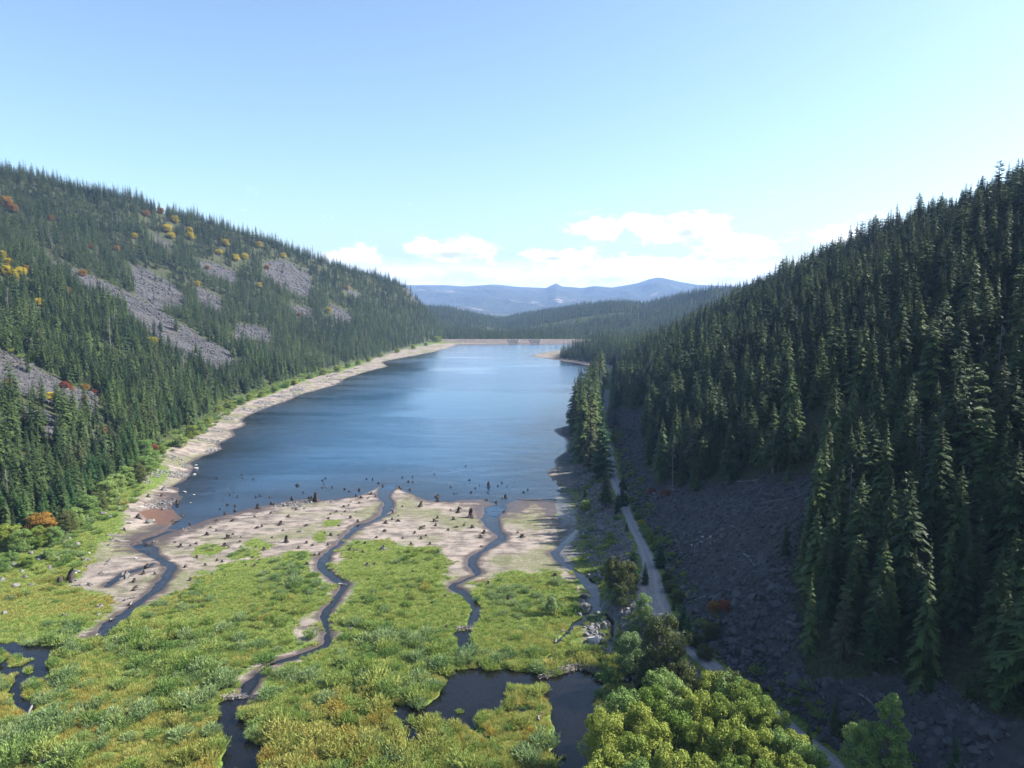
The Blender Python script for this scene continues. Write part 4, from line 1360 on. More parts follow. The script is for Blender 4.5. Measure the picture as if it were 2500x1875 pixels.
TREE_NAMED = []
for i, row in SINGLE_ROWS:
    x, y, z, h, kd, zone = row
    rr = random.Random(int(i) * 7 + 3)
    size, zn = tree_label(i, row, '')
    what, grp = ZONES[int(zone)]
    if kd == 1:
        var = SNAGS[rr.randrange(3)]
        parts = [('trunk', var[0]), ('branch', var[1])]
        nm, cat, s = 'dead_conifer', 'dead tree', h / 15.0
        lab = size + ' grey dead ' + what.replace('young bushy fir', 'conifer')
        grp = 'dead ' + grp
    elif kd == 2:
        var = YOUNG[rr.randrange(2)]
        parts = [('trunk', var[0]), ('crown', var[1])]
        nm, cat, s = 'young_fir', 'tree', h / 18.0
        lab = size + ' bushy fir ' + what.split(' ', 1)[1] if zone != 5 else size + ' ' + what
        lab = lab.replace('standing in', 'growing in')
    else:
        var = CONIFERS[rr.choice((0, 1, 2, 3, 5, 6, 8) if zone != 1 else (0, 2, 3, 4, 5, 6, 7, 8))]
        parts = [('trunk', var[0]), ('crown', var[1])]
        nm, cat, s = 'conifer', 'tree', h / 18.0
        lab = size + ' dark green ' + what
    ppx, ppy = project(x, y, z + h * 0.7)
    band = ''
    if zone == 1:
        band = ', low down' if z < 22 else ', midway up' if z < 48 else ', near the skyline'
    elif zone == 0:
        band = ', low down' if z < 30 else ', midway up' if z < 75 else ', near the skyline'
    o = place(nm, parts, (x, y, z - 0.15), s, rr.uniform(0, 6.28), None, cat, grp, rr.uniform(0.85, 1.2))
    TREE_NAMED.append((o, lab.replace('standing in the shaded forest of the right hillside', 'on the right hillside').replace('growing on the sunlit', 'on the').replace('dark green ', '').replace('conifer standing apart by the gravel road or on the talus', 'conifer standing apart near the road').replace('standing apart by the gravel road or on the talus', 'standing apart near the road') + band, -ppx if zone == 1 else ppx, 'from the right' if zone == 1 else 'from the left'))

# the rest of the woods, one mass for each hillside
rest = ~single
for zs, nm, lab in (((0, 5), 'forest', 'dense conifer forest covering the sunlit left hillside'), ((1, 2, 4), 'forest', 'dense shaded conifer forest covering the right hillside'), ((3,), 'forest', 'cluster of conifers behind the tip of the wooded spit')):
    k = rest & np.isin(T[:, 5], zs)
    S = T[k]
    if not len(S):
        continue
    far = np.hypot(S[:, 0], S[:, 1]) > 620
    r = np.random.default_rng(5)
    pick = np.where(S[:, 4] == 1, 15 + r.integers(0, 3, len(S)), np.where(S[:, 4] == 2, 13 + r.integers(0, 2, len(S)), np.where(far, 9 + r.integers(0, 4, len(S)), r.integers(0, 9, len(S)))))
    hs = S[:, 3] / np.where(S[:, 4] == 1, 15.0, 18.0)
    wd = hs * r.uniform(0.85, 1.25, len(S))
    scatter(nm, S[:, :3] - [0, 0, 0.15], r.uniform(0, 6.28, len(S)), np.stack([wd, wd, hs], 1), pick, [c[2] for c in CONIFERS] + FARTREE + [c[2] for c in YOUNG] + [c[2] for c in SNAGS], lab, 'forest')

# forest beyond the dam
r = np.random.default_rng(9)
ys_ = np.concatenate([np.arange(1142, 1500, 6.5), np.arange(1500, 2300, 9.0)])
px_, py_ = [], []
for yy in ys_:
    st = 6.5 if yy < 1500 else 8.5
    xs_ = np.arange(-0.32 * yy, 0.42 * yy, st)
    px_.append(xs_ + r.uniform(-3, 3, len(xs_)))
    py_.append(np.full(len(xs_), yy) + r.uniform(-4, 4, len(xs_)))
x, y = np.concatenate(px_), np.concatenate(py_)
z, inf = H(x, y, True)
k = (inf['dl'] > 22) & (fbm(x, y, 110.0, 3, 120) < 0.40)
x, y, z = x[k], y[k], z[k]
hs = r.normal(12, 3.2, len(x)).clip(5, 20) / 18.0 * np.where(y < 1200, 0.8, 1.0)
scatter('forest', np.stack([x, y, z], 1), r.uniform(0, 6.28, len(x)), np.stack([hs * 1.15, hs * 1.15, hs], 1), r.integers(0, 4, len(x)), FARTREE, 'hazy conifer forest on the low hills beyond the dam', 'forest')

# ------------------------------------------------------------------ the gravel road along the right shore
def road_material():
    m, t = new_mat('road_gravel')
    P = t.pos()
    ac = t.attr('across')
    n1, n2, n3 = t.noise(P, 0.25, 4), t.noise(P, 2.2, 5, 0.65), t.noise(P, 9.0, 3)
    col = t.mix(t.ss(n2, 0.3, 0.7), (0.19, 0.185, 0.185), (0.29, 0.28, 0.275))
    trk = t.math('ABSOLUTE', t.math('SUBTRACT', t.math('ABSOLUTE', ac), 0.42))
    col = t.mix(t.math('MULTIPLY', t.ss(trk, 0.20, 0.05), 0.45), col, (0.34, 0.33, 0.325))
    col = t.mix(t.math('MULTIPLY', t.ss(t.math('ABSOLUTE', ac), 0.75, 1.0), t.ss(n1, 0.35, 0.6)), col, (0.15, 0.12, 0.08))
    col = t.mix(t.ss(n3, 0.6, 0.8, 0, 0.4), col, (0.09, 0.085, 0.08))
    t.out(principled(t, col, 0.92, 0.15, t.bump(t.math('ADD', n2, n3), 0.4, 0.08)))
    return m


RL, RR = ROAD_L, ROAD_R
wv, wa = [], []
for a_, b_ in zip(RL, RR):
    for t_ in np.linspace(0, 1, 9):
        p = a_ + (b_ - a_) * t_
        wob = 0.25 * math.sin(p[1] * 0.31) + 0.2 * math.sin(p[1] * 0.83)
        s_ = t_ * 2 - 1
        wv.append((p[0] + wob * s_ * 0.5, p[1], ROAD_Z + 0.03 + 0.07 * (1 - s_ * s_)))
        wa.append(s_)
i = np.arange(219)[:, None] * 9 + np.arange(8)[None, :]
me = mesh_np('road', np.array(wv), np.stack([i, i + 1, i + 10, i + 9], -1).reshape(-1, 4), road_material(), smooth=True)
add_attr(me, 'across', wa)
tag(ob_from('road', me), kind='structure')

# ------------------------------------------------------------------ the earth dam at the far end
def dam_material(name, c0, c1, scale):
    m, t = new_mat(name)
    P = t.pos()
    v_ = t.n('ShaderNodeTexVoronoi', {'Vector': P, 'Scale': scale})
    n_ = t.noise(P, 0.05, 4)
    cc = t.n('ShaderNodeSeparateColor', {0: v_.outputs['Color']}).outputs[0]
    col = t.mix(t.math('ADD', t.math('MULTIPLY', cc, 0.6), t.math('MULTIPLY', n_, 0.4)), c0, c1)
    t.out(principled(t, col, 0.95, 0.1, t.bump(v_.outputs['Distance'], 0.7, 0.4)))
    return m


def prism(name, prof, x0, x1, n, mat, parent, wob=0.0):
    """cross-section (y, z) swept along x"""
    xs = np.linspace(x0, x1, n)
    k = len(prof)
    v = np.array([(x_, y_ + wob * math.sin(x_ * 0.02), z_ + (0.15 * math.sin(x_ * 0.05 + j) if 0 < j < k - 1 else 0)) for x_ in xs for j, (y_, z_) in enumerate(prof)])
    i_ = np.arange(n - 1)[:, None] * k + np.arange(k - 1)[None, :]
    q = np.stack([i_, i_ + k, i_ + k + 1, i_ + 1], -1).reshape(-1, 4)
    return ob_from(name, mesh_np(name, v, q, mat), parent)


dam = link(bpy.data.objects.new('dam', None))
dx0, dx1 = -112.0, 215.0
prism('embankment', [(1099, -2.0), (1106, 0.4), (1113, 3.2), (1117.5, 5.2), (1118, 5.25), (1125, 5.25), (1126, 5.1), (1140, -0.5)], dx0, dx1, 80, dam_material('dam_riprap', (0.10, 0.083, 0.076), (0.22, 0.19, 0.175), 0.6), dam)
prism('crest_road', [(1118.6, 5.36), (1124.4, 5.36)], dx0, dx1, 60, dam_material('dam_crest_gravel', (0.20, 0.175, 0.155), (0.29, 0.255, 0.23), 0.4), dam)
M_CONC, ct = new_mat('concrete')
ct.out(principled(ct, ct.mix(ct.noise(ct.pos(), 0.6, 4), (0.20, 0.195, 0.19), (0.30, 0.295, 0.285)), 0.85, 0.2))


def box_mesh(name, lo, hi, mat):
    (a0, b0, c0), (a1, b1, c1) = lo, hi
    v = np.array([(x_, y_, z_) for z_ in (c0, c1) for y_ in (b0, b1) for x_ in (a0, a1)], float)
    return mesh_np(name, v, np.array([[0, 2, 3, 1], [4, 5, 7, 6], [0, 1, 5, 4], [2, 6, 7, 3], [0, 4, 6, 2], [1, 3, 7, 5]]), mat)


M_DARK, dt = new_mat('dark_slab')
dt.out(principled(dt, dt.mix(dt.noise(dt.pos(), 0.8, 3), (0.05, 0.05, 0.05), (0.10, 0.10, 0.10)), 0.9, 0.2))  # dark grey, faintly mottled colour of the spillway slabs
for cx_ in (3.0, 34.0):
    for s_ in (-1, 1):
        w_ = ob_from('wing_wall', box_mesh('wing_wall', (-0.3, -6, 0), (0.3, 6, 0.7), M_CONC), dam, (cx_ + s_ * 7.0, 1111.6, 3.0))
        w_.rotation_euler = (math.radians(23), 0, math.radians(-18 * s_))
    ob_from('spillway_slab', box_mesh('spillway_slab', (-6, -5, 0), (6, 5, 0.5), M_DARK), dam, (cx_, 1111.5, 2.9)).rotation_euler = (math.radians(24), 0, 0)
tag(dam, 'long low earth and riprap dam closing the far end of the lake', 'dam')

# ------------------------------------------------------------------ stumps left by the drowned forest
def stump_mesh(seed, mat, roots=6, flare=1.0, jag=0.25, tall=1.0):
    r = np.random.default_rng(seed)
    seg, levels = 18, [(-1.3, 1.3), (-0.25, 1.2), (0.0, 1.1), (0.15, 0.98), (0.38, 0.84), (0.65, 0.76), (1.0, 0.72)]
    ph = r.uniform(0, 6.28)
    th = np.arange(seg) * 2 * math.pi / seg
    lob = np.maximum(0, np.cos(th * roots / 2 + ph)) ** 2
    jit = r.normal(0, 0.06, seg)
    top = 1 + jag * (r.random(seg) - 0.5) + 0.25 * np.cos(th + r.uniform(0, 6))
    v = []
    for z_, rad in levels:
        fl = max(0, 0.7 - z_) / 0.7
        rr_ = 0.5 * rad * (1 + flare * fl ** 1.5 * (lob * 1.3 - 0.2) + jit)
        zz_ = z_ * tall * np.where(z_ > 0.5, top, 1.0)
        v.append(np.stack([np.cos(th) * rr_, np.sin(th) * rr_, np.broadcast_to(zz_, th.shape)], 1))
    v.append(np.stack([np.cos(th) * 0.26, np.sin(th) * 0.26, np.full(seg, 0.72 * tall)], 1))
    n = len(v)
    v = np.vstack(v + [np.array([[0, 0, 0.6 * tall]])])
    i_ = np.arange(n - 1)[:, None] * seg + np.arange(seg)[None, :]
    j_ = np.arange(n - 1)[:, None] * seg + (np.arange(seg)[None, :] + 1) % seg
    q = np.stack([i_, j_, j_ + seg, i_ + seg], -1).reshape(-1, 4)
    e = (n - 1) * seg
    f3 = np.stack([e + np.arange(seg), e + (np.arange(seg) + 1) % seg, np.full(seg, len(v) - 1)], 1)
    return mesh_np('stump', v, [f3, q], mat)


def root_mesh(seed, mat, L=1.0):
    r = np.random.default_rng(seed)
    b = MB()
    t = np.linspace(0, 1, 6)
    b.tube(np.stack([0.25 + t * L, 0.18 * np.sin(t * 4 + seed) * L, 0.30 * (1 - t) ** 1.6 + 0.03 - 0.08 * t + 0.1 * np.sin(t * 5 + seed)], 1), 0.13 * (1 - t) + 0.025, 6)
    return b.mesh('root', mat, True)


STUMPS = [stump_mesh(200 + i, (M_STUMP, M_STUMP, M_STUMP, M_STUMP_G, M_STUMP, M_STUMP_G)[i], 5 + i % 3, (1.0, 0.8, 1.3, 1.2, 0.7, 1.5)[i], (0.3, 0.5, 0.25, 0.6, 0.4, 0.5)[i], (1.0, 1.15, 0.8, 0.95, 2.0, 0.8)[i]) for i in range(6)]
ROOTS = [root_mesh(230 + i, M_STUMP if i < 3 else M_STUMP_G, (0.9, 1.3, 0.7, 1.1)[i % 4]) for i in range(5)]
st6 = [(400, 372), (418, 372, 26), (690, 380), (600, 345, 22), (605, 370, 22), (500, 462), (540, 478), (507, 502), (563, 512), (455, 543), (392, 467, 24), (740, 508, 38), (708, 516), (818, 517, 38), (990, 530), (1030, 425, 56), (1075, 480), (1120, 525), (1140, 525),
       (1170, 550, 62), (1247, 373), (1225, 390), (1235, 415, 22), (1220, 442), (1250, 438), (1298, 440, 22), (1395, 455), (1430, 473), (1507, 463), (1565, 375), (1610, 380, 24), (1655, 408), (1885, 400), (1920, 360, 24), (1925, 310), (1723, 283, 24), (1920, 403, 20),
       (2088, 340, 22), (1840, 365, 24), (1690, 433), (1820, 450), (1898, 463), (495, 572, 42), (550, 580, 36), (550, 615, 42), (470, 635, 38), (725, 572), (725, 602, 44), (830, 570), (850, 572), (825, 645), (1020, 615), (140, 655, 38), (200, 710), (70, 700), (145, 765),
       (430, 605, 24), (530, 700, 40), (410, 695, 40), (700, 668), (960, 668, 44), (360, 748), (405, 775), (335, 805, 48), (535, 803), (495, 830, 52), (595, 822, 24), (720, 750, 48), (757, 740), (900, 730, 48), (918, 775), (1100, 740, 46), (1048, 787, 44), (1297, 550),
       (1390, 590, 38), (1427, 580, 26), (1443, 555, 22), (1508, 565), (1330, 633), (1398, 630), (1285, 650), (1270, 685, 34), (1440, 680, 36), (1372, 650, 20), (1485, 630, 26), (1350, 738), (1497, 708, 36), (1290, 812, 42), (1240, 795, 26), (1345, 810, 22), (835, 827, 28),
       (945, 865, 50), (587, 857), (470, 888, 56), (500, 898, 26), (250, 870, 40), (205, 883, 26), (128, 892, 50), (87, 855), (1100, 873), (1147, 890), (1265, 888), (775, 918, 42), (1040, 912), (597, 900), (710, 897, 26), (1165, 965, 38), (1200, 957), (1105, 1030, 40),
       (685, 977), (735, 998, 26), (255, 975, 38), (450, 1010), (410, 1000), (320, 1033), (165, 1050, 38), (700, 1042, 38), (820, 1053, 26), (630, 1040, 26), (205, 1150, 46), (375, 1100, 26), (470, 1120, 24), (1600, 493, 42), (1523, 523, 38), (1580, 527, 32), (1485, 512),
       (1635, 512, 22), (1770, 628, 60), (1810, 660, 22), (1760, 688, 28), (1810, 700, 42), (1710, 718, 50), (1705, 780, 46), (1840, 590, 22), (1980, 590, 46), (2115, 548, 40), (2110, 515, 56), (2110, 675, 32), (2088, 700, 40), (2097, 735), (1985, 760, 50), (2008, 740, 30),
       (2022, 813), (1985, 835), (1935, 793), (2195, 770, 34), (1843, 836, 26), (1640, 828, 34), (1550, 873), (1908, 880), (2053, 880), (1435, 925, 42), (1485, 928, 44), (1535, 942, 36), (1690, 920, 58), (2112, 955, 52), (2048, 995), (1870, 985, 26), (1565, 1045, 50),
       (1625, 1035), (1445, 993, 26), (1710, 1110, 44), (1920, 1093, 38), (1015, 1135, 56), (980, 1103), (968, 1287, 46), (270, 1325, 52), (1605, 1273, 54), (1440, 1525, 44), (2170, 1280, 38), (2180, 1520, 48), (395, 1270, 30)]
st7 = [(750, 278, 24), (635, 440), (660, 490, 42), (680, 490), (733, 420, 24), (778, 385, 36), (820, 450, 24), (858, 425, 24), (925, 430, 42), (920, 480, 26), (995, 432, 24), (1028, 405, 30), (1068, 432, 24), (1122, 405, 24), (1195, 480, 32), (1228, 460, 26), (1055, 515, 44),
       (1030, 523, 26), (908, 540, 38), (985, 557, 32), (790, 480), (1045, 630), (690, 635, 44), (700, 605, 44), (655, 688, 40), (785, 670, 58), (635, 615, 24), (680, 748, 42), (735, 738, 30), (745, 715, 24), (800, 752, 46), (890, 795, 50), (865, 828, 42), (1185, 823, 52),
       (868, 893, 26), (920, 1185, 48), (1440, 1125, 62), (1475, 1198, 46), (1250, 1213, 42), (1268, 1140, 26), (1080, 1297, 64), (590, 1280, 38), (600, 1520, 42), (1150, 790, 28)]
st12 = [(460, 230, 76), (545, 205, 90), (650, 45, 84), (610, 240, 44), (690, 232, 50), (820, 75, 36), (840, 55, 48), (780, 148, 44), (1130, 95, 64), (965, 180, 92), (1035, 213, 46), (1045, 255, 42), (1030, 275, 48), (1105, 152, 44), (1195, 155, 36), (1435, 100, 48), (1470, 200, 52),
        (1520, 228, 28), (1585, 85, 44), (1610, 238, 26), (770, 408, 70), (500, 475, 60), (675, 95, 46), (380, 110, 52), (1240, 385, 28)]
st5 = [(1065, 1330, 56), (1145, 1170, 40), (1365, 1195, 46), (1405, 1285, 46), (1470, 1345, 42), (1410, 1395, 36), (875, 1488, 56), (840, 1465, 48), (845, 1527, 46), (960, 1417, 34), (1190, 980, 40), (1085, 1055, 38), (910, 1157, 34), (1260, 1105, 52), (1250, 1150, 40)]
allst = [(o, p) for o, L_ in ((Z6, st6), (Z7, st7), (Z12, st12), (Z5, st5)) for p in L_]
BROOK_X = {}


def brook_x(name, y):
    p = np.array(STREAMS[name])
    o = np.argsort(p[:, 1])
    return float(np.interp(y, p[o, 1], p[o, 0]))


def strip_of(x, y):
    """which strip of the valley floor, named by the brooks that bound it"""
    if x < brook_x('left', y):
        return 'left of the left brook'
    if x < brook_x('middle', y):
        return 'between left and middle brooks'
    if x < brook_x('right_middle', y):
        return 'between middle and right brooks'
    return 'right of the right brook'


NAMED = list(TREE_NAMED)       # things waiting for the words that tell them from their look-alikes: (object, description, sort key, phrase)


def size_word(s, cuts, words):
    for c_, w_ in zip(cuts, words):
        if s < c_:
            return w_
    return words[-1]


used = []
for o, p in allst:
    px, py = Z(o, [p[:2]])[0]
    wz = p[2] if len(p) > 2 else 32
    x, y = V(px, py)
    if any((x - a_) ** 2 + (y - b_) ** 2 < 0.6 for a_, b_ in used):
        continue
    used.append((x, y))
    z, inf = H(np.array([x]), np.array([y]), True)
    z, dl_ = float(z[0]), float(inf['dl'][0])
    inwater = z < 0.0
    wid = wz * 0.3165 * y / FPX * 1.05
    rr = random.Random(int(px * 31 + py))
    grey = (px < 320 and py > 1300) or rr.random() < 0.12
    tall = (o, p[:2]) in ((Z6, (945, 865)), (Z6, (1980, 590)), (Z7, (925, 430)), (Z7, (785, 670)), (Z12, (460, 230)), (Z12, (545, 205)), (Z6, (1170, 550)))
    vi = 4 if tall else rr.choice((3, 5)) if grey else rr.choice((0, 1, 2, 0, 1))
    ob = ob_from('tree_stump', STUMPS[vi])
    hz_ = wid * rr.uniform(0.34, 0.58)
    base = max(z, -0.55) - 0.04
    if inwater and base + hz_ < 0.25:
        hz_ = 0.25 - base
    ob.location = (x, y, base)
    ob.scale = (wid * 0.64, wid * rr.uniform(0.54, 0.68), hz_ * 0.9)
    ob.rotation_euler = (rr.gauss(0, 0.06), rr.gauss(0, 0.06), rr.uniform(0, 6.28))
    if wz >= 40:
        for q in range(3 if wz < 60 else 5):
            c_ = ob_from('root', ROOTS[(q + vi) % 3 if not grey else 3 + q % 2], ob)
            c_.rotation_euler = (0, 0, q * 6.283 / (3 if wz < 60 else 5) + rr.uniform(-0.4, 0.4))
            c_.scale = (1, 1, 0.9)
    size = size_word(wz, (27, 39, 52), ('small', 'medium', 'large', 'very large'))
    look = ('tall ' if tall else '') + ('bleached' if grey else 'dark')
    if inwater:
        where = 'standing in the shallow lake'
        grp = 'stumps standing in the lake'
    else:
        bv = float(-poly_sdf(np.array([x]), np.array([y]), BARE)[0])
        where = ('on bare mud ' if bv > 0 else 'in meadow ') + strip_of(x, y)
        grp = 'stumps on the mud flat' if bv > 0 else 'stumps in the green meadow'
    tag(ob, None, 'stump', grp)
    NAMED.append((ob, '%s %s stump %s' % (size, look, where), px, 'from the left'))

# ------------------------------------------------------------------ stones
BOULDERS = [rock_mesh(300 + i, M_STONE, (0.75, 0.6, 0.85, 0.5, 0.7)[i]) for i in range(5)]
PALE = [rock_mesh(320 + i, M_STONE_P, (0.5, 0.65, 0.4)[i]) for i in range(3)]
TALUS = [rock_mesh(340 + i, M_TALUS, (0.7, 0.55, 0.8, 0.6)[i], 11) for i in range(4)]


def boulder(px, py, wpx, pale, where, grp, z=None):
    x, y = (V(px, py) if z is None else at_z(px, py, z))
    zz = float(H(np.array([x]), np.array([y]))[0])
    if zz > 3.0 or z is not None:
        x, y, zz = ground_hit(px, py)
    s = 0.5 * wpx * math.hypot(y, 50) / FPX
    rr = random.Random(int(px * 13 + py * 7))
    o = ob_from('boulder', (PALE if pale else BOULDERS)[rr.randrange(3 if pale else 5)])
    o.location = (x, y, max(zz, -0.3) + 0.22 * s)
    o.scale = (s, s * rr.uniform(0.8, 1.1), s * rr.uniform(0.8, 1.05))
    o.rotation_euler = (rr.gauss(0, 0.15), rr.gauss(0, 0.15), rr.uniform(0, 6.28))
    tag(o, None, 'boulder', grp)
    NAMED.append((o, '%s %s boulder %s' % (size_word(wpx, (10, 18), ('small', 'medium', 'large')), 'pale' if pale else 'grey', where), px, 'from the left'))


for p in Z(Z5, [(800, 1330, 70), (850, 1350, 70), (580, 1500, 46), (600, 1545, 60), (500, 1535, 40), (540, 1515, 34), (330, 1625, 60), (300, 1650, 50), (370, 1640, 56), (440, 1630, 48), (240, 1615, 56), (510, 1645, 66), (590, 1618, 34), (1150, 1350, 80), (1180, 1335, 50)]) + \
        Z(Z12, [(110, 120, 84), (75, 140, 50), (170, 155, 50), (190, 195, 60), (240, 245, 56), (125, 260, 74), (30, 460, 70), (600, 540, 70), (595, 135, 64), (760, 465, 44), (20, 225, 60), (350, 45, 60), (300, 60, 50), (410, 40, 50), (130, 30, 50), (70, 20, 50)]):
    boulder(p[0], p[1], p[2] * 0.3165, False, 'on the grassy left bank', 'boulders of the left bank')
for p in Z(Z6, [(235, 497, 32), (210, 555, 28), (245, 270, 30), (250, 298, 42), (230, 345, 38), (160, 480, 34)]) + Z(Z7, [(1400, 503, 22), (1190, 497, 22)]):
    boulder(p[0], p[1], p[2] * 0.3165, True, 'in the shallow lake water', 'pale boulders in the lake')
for p in Z(Z5, [(1000, 1370, 64), (1185, 1230, 44), (1085, 1250, 36), (690, 1582, 28)]) + Z(Z12, [(1050, 30, 30), (580, 145, 56), (1085, 1545, 1)]):
    if p[2] > 5:
        boulder(p[0], p[1], p[2] * 0.3165, True, 'lying on the left mud', 'pale boulders on the mud')
rb = random.Random(5)
for (a0, b0), (a1, b1), n_, spread, lo, hi in (((1020, 1640), (1460, 1430), 34, 45, 20, 52), ((780, 1210), (1130, 1110), 20, 26, 18, 40), ((800, 1170), (960, 1260), 22, 40, 18, 44), ((660, 710), (860, 640), 10, 10, 14, 24), ((1160, 1440), (1260, 1400), 8, 14, 14, 28)):
    for i_ in range(n_):
        t_ = rb.random()
        q = Z(Z8, [(a0 + (a1 - a0) * t_ + rb.gauss(0, spread * 0.5), b0 + (b1 - b0) * t_ + rb.gauss(0, spread))])[0]
        if ground_hit(*q)[0] - road_right(ground_hit(*q)[1]) < 1.5:
            continue
        boulder(q[0], q[1], rb.uniform(lo, hi) * 0.3165, rb.random() < 0.3, 'on the talus right of the road', 'boulders of the right talus', z=6.0)
for q in Z(Z14, [(1580, 370, 34), (1610, 350, 30), (1640, 342, 36), (1560, 385, 24), (1690, 500, 36), (1720, 512, 40), (1750, 495, 30), (1700, 525, 26), (1590, 545, 30), (1120, 620, 34), (1150, 610, 40), (1090, 612, 28)]):
    boulder(q[0], q[1], q[2] * 0.3165, False, 'near the red autumn bushes by the road', 'boulders of the right talus', z=6.0)
# riprap below the road: the larger blocks one by one, the small stuff as one spread
rr = np.random.default_rng(77)
x = rr.uniform(8, 60, 90000)
y = rr.uniform(112, 330, 90000)
e = road_left(y) - x
k = (e > 0.6) & (e < 11)
x, y, e = x[k], y[k], e[k]
z, inf = H(x, y, True)
green = fbm(x, y, 6.0, 3, 140)
band = (inf['dl'] > 0.3) & (inf['ds'] > 0.3) & (z > 0.1)
k = band & (green < 0.22 + 0.2 * sstep(e, 5.5, 7.5))
x, y, z, e = x[k], y[k], z[k], e[k]
size = np.exp(rr.normal(-0.95, 0.42, len(x))).clip(0.15, 1.15) * np.where(e > 6, 1.25, 1.0) * np.where(y > 255, 0.75, 1.0)
keep = rr.random(len(x)) < np.clip(0.22 / size ** 1.3, 0.02, 1) * 0.5
x, y, z, size = x[keep], y[keep], z[keep], size[keep]
imp = size / y
big = np.argsort(-imp)[:170]
msk = np.zeros(len(x), bool)
msk[big] = True
for i in big:
    r2 = random.Random(int(i))
    pale = r2.random() < 0.10
    o = ob_from('boulder', (PALE if pale else BOULDERS)[r2.randrange(3 if pale else 5)])
    o.location = (x[i], y[i], z[i] + 0.2 * size[i])
    o.scale = (size[i], size[i] * r2.uniform(0.7, 1), size[i] * r2.uniform(0.8, 1.15))
    o.rotation_euler = (r2.gauss(0, 0.4), r2.gauss(0, 0.4), r2.uniform(0, 6.28))
    tag(o, None, 'boulder', 'riprap blocks below the gravel road')
    NAMED.append((o, '%s %s riprap block %s' % (size_word(size[i], (0.75, 1.0), ('medium', 'large', 'very large')), 'pale' if pale else 'grey', 'below the road widening' if y[i] < 165 else 'beside the right mud bar' if y[i] < 215 else 'by the lake shore'), y[i], 'from the near end'))
s = ~msk
tl = rr.normal(0, 0.4, (int(s.sum()), 2))
scatter('riprap', np.stack([x, y, z + 0.1 * size], 1)[s], rr.uniform(0, 6.28, s.sum()), size[s] * 0.95, rr.integers(0, 5, s.sum()), BOULDERS, 'loose grey riprap stones on the bank below the gravel road', 'riprap', tl)
# talus on the right slope and on the left hill
x = rr.uniform(20, 120, 120000)
y = rr.uniform(78, 420, 120000)
k = (x - road_right(y) > 0.8) & (x - road_right(y) < 75)
x, y = x[k], y[k]
z = H(x, y)
sm = px_mask(SCREE_R, x, y, z)
k = (sm < 2) & in_view(x, y, z, 1.0, 20) & (rr.random(len(x)) < np.clip(150 / y, 0.15, 1))
x, y, z = x[k], y[k], z[k]
lines = np.abs(fbm(x * 0.6, y - x * 0.25, 26.0, 2, 150))
size = np.exp(rr.normal(-1.6, 0.6, len(x))).clip(0.08, 0.85) * np.where(lines < 0.07, 1.6, 1.0) * np.where((x - road_right(y) < 5) & (fbm(x, y, 12.0, 2, 151) > 0), 1.5, 1.0)
tl = rr.normal(0, 0.4, (len(x), 2))
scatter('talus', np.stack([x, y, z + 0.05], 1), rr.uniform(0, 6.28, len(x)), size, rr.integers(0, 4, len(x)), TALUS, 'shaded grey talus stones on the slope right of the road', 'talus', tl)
print('talus', len(x))
x = rr.uniform(-480, -90, 240000)
y = rr.uniform(150, 980, 240000)
z, inf = H(x, y, True)
sm = px_mask(SCREE_L, x, y, z)
k = (sm < 1) & (inf['hl'] > 4)
x, y, z = x[k], y[k], z[k]
size = np.exp(rr.normal(-0.85, 0.5, len(x))).clip(0.15, 1.8)
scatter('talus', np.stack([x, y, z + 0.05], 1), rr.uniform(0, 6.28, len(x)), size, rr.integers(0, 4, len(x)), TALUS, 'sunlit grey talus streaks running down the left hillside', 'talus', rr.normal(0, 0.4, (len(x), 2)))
# pebbly litter of the beach on the left shore
x = rr.uniform(-150, -60, 60000)
y = rr.uniform(200, 700, 60000)
dl_ = lake_sdf(x, y)
k = (dl_ > 0.5) & (dl_ < 16)
x, y = x[k], y[k]
z = H(x, y)
k = (fbm(x, y, 8.0, 3, 160) > 0.18) & (z > 0.05) & (z < 4)
x, y, z = x[k], y[k], z[k]
scatter('beach_stones', np.stack([x, y, z + 0.03], 1), rr.uniform(0, 6.28, len(x)), np.exp(rr.normal(-1.0, 0.4, len(x))).clip(0.15, 1.0), rr.integers(0, 5, len(x)), BOULDERS, 'grey stones strewn over the pale beach of the left shore', 'stones', rr.normal(0, 0.3, (len(x), 2)))

# ------------------------------------------------------------------ driftwood and fallen trunks
def log_mesh(seed, mat, L=1.0):
    r = np.random.default_rng(seed)
    b = MB()
    t = np.linspace(0, 1, 7)
    b.tube(np.stack([t - 0.5, 0.03 * np.sin(t * 5 + seed), 0.012 * np.sin(t * 7)], 1), 0.022 * (1 - 0.65 * t) + 0.002, 7)
    for i_ in range(5):
        f = r.uniform(0.2, 0.9)
        a_ = r.uniform(0, 6.28)
        p0 = np.array([f - 0.5, 0.03 * math.sin(f * 5 + seed), 0])
        b.tube([p0, p0 + [0.05, 0.07 * math.cos(a_), 0.06 * abs(math.sin(a_))]], [0.006, 0.002], 4, False)
    return b.mesh('log', mat, True)


LOGS = [log_mesh(400 + i, M_GREY) for i in range(4)]


def log(p0, p1, label, fat=1.0, grp='fallen trunks and driftwood'):
    a_, b_ = np.array(ground_hit(*p0)), np.array(ground_hit(*p1))
    L_ = np.linalg.norm(b_ - a_)
    rr_ = random.Random(int(p0[0] + p0[1]))
    o = ob_from('fallen_log', LOGS[rr_.randrange(4)])
    d_ = Vector(b_ - a_)
    o.location = Vector((a_ + b_) / 2) + Vector((0, 0, 0.25))
    o.rotation_mode = 'QUATERNION'
    o.rotation_quaternion = d_.to_track_quat('X', 'Z')
    f = fat * max(0.45, 8.0 / L_)
    o.scale = (L_, L_ * f, L_ * f)
    tag(o, label, 'log', grp)


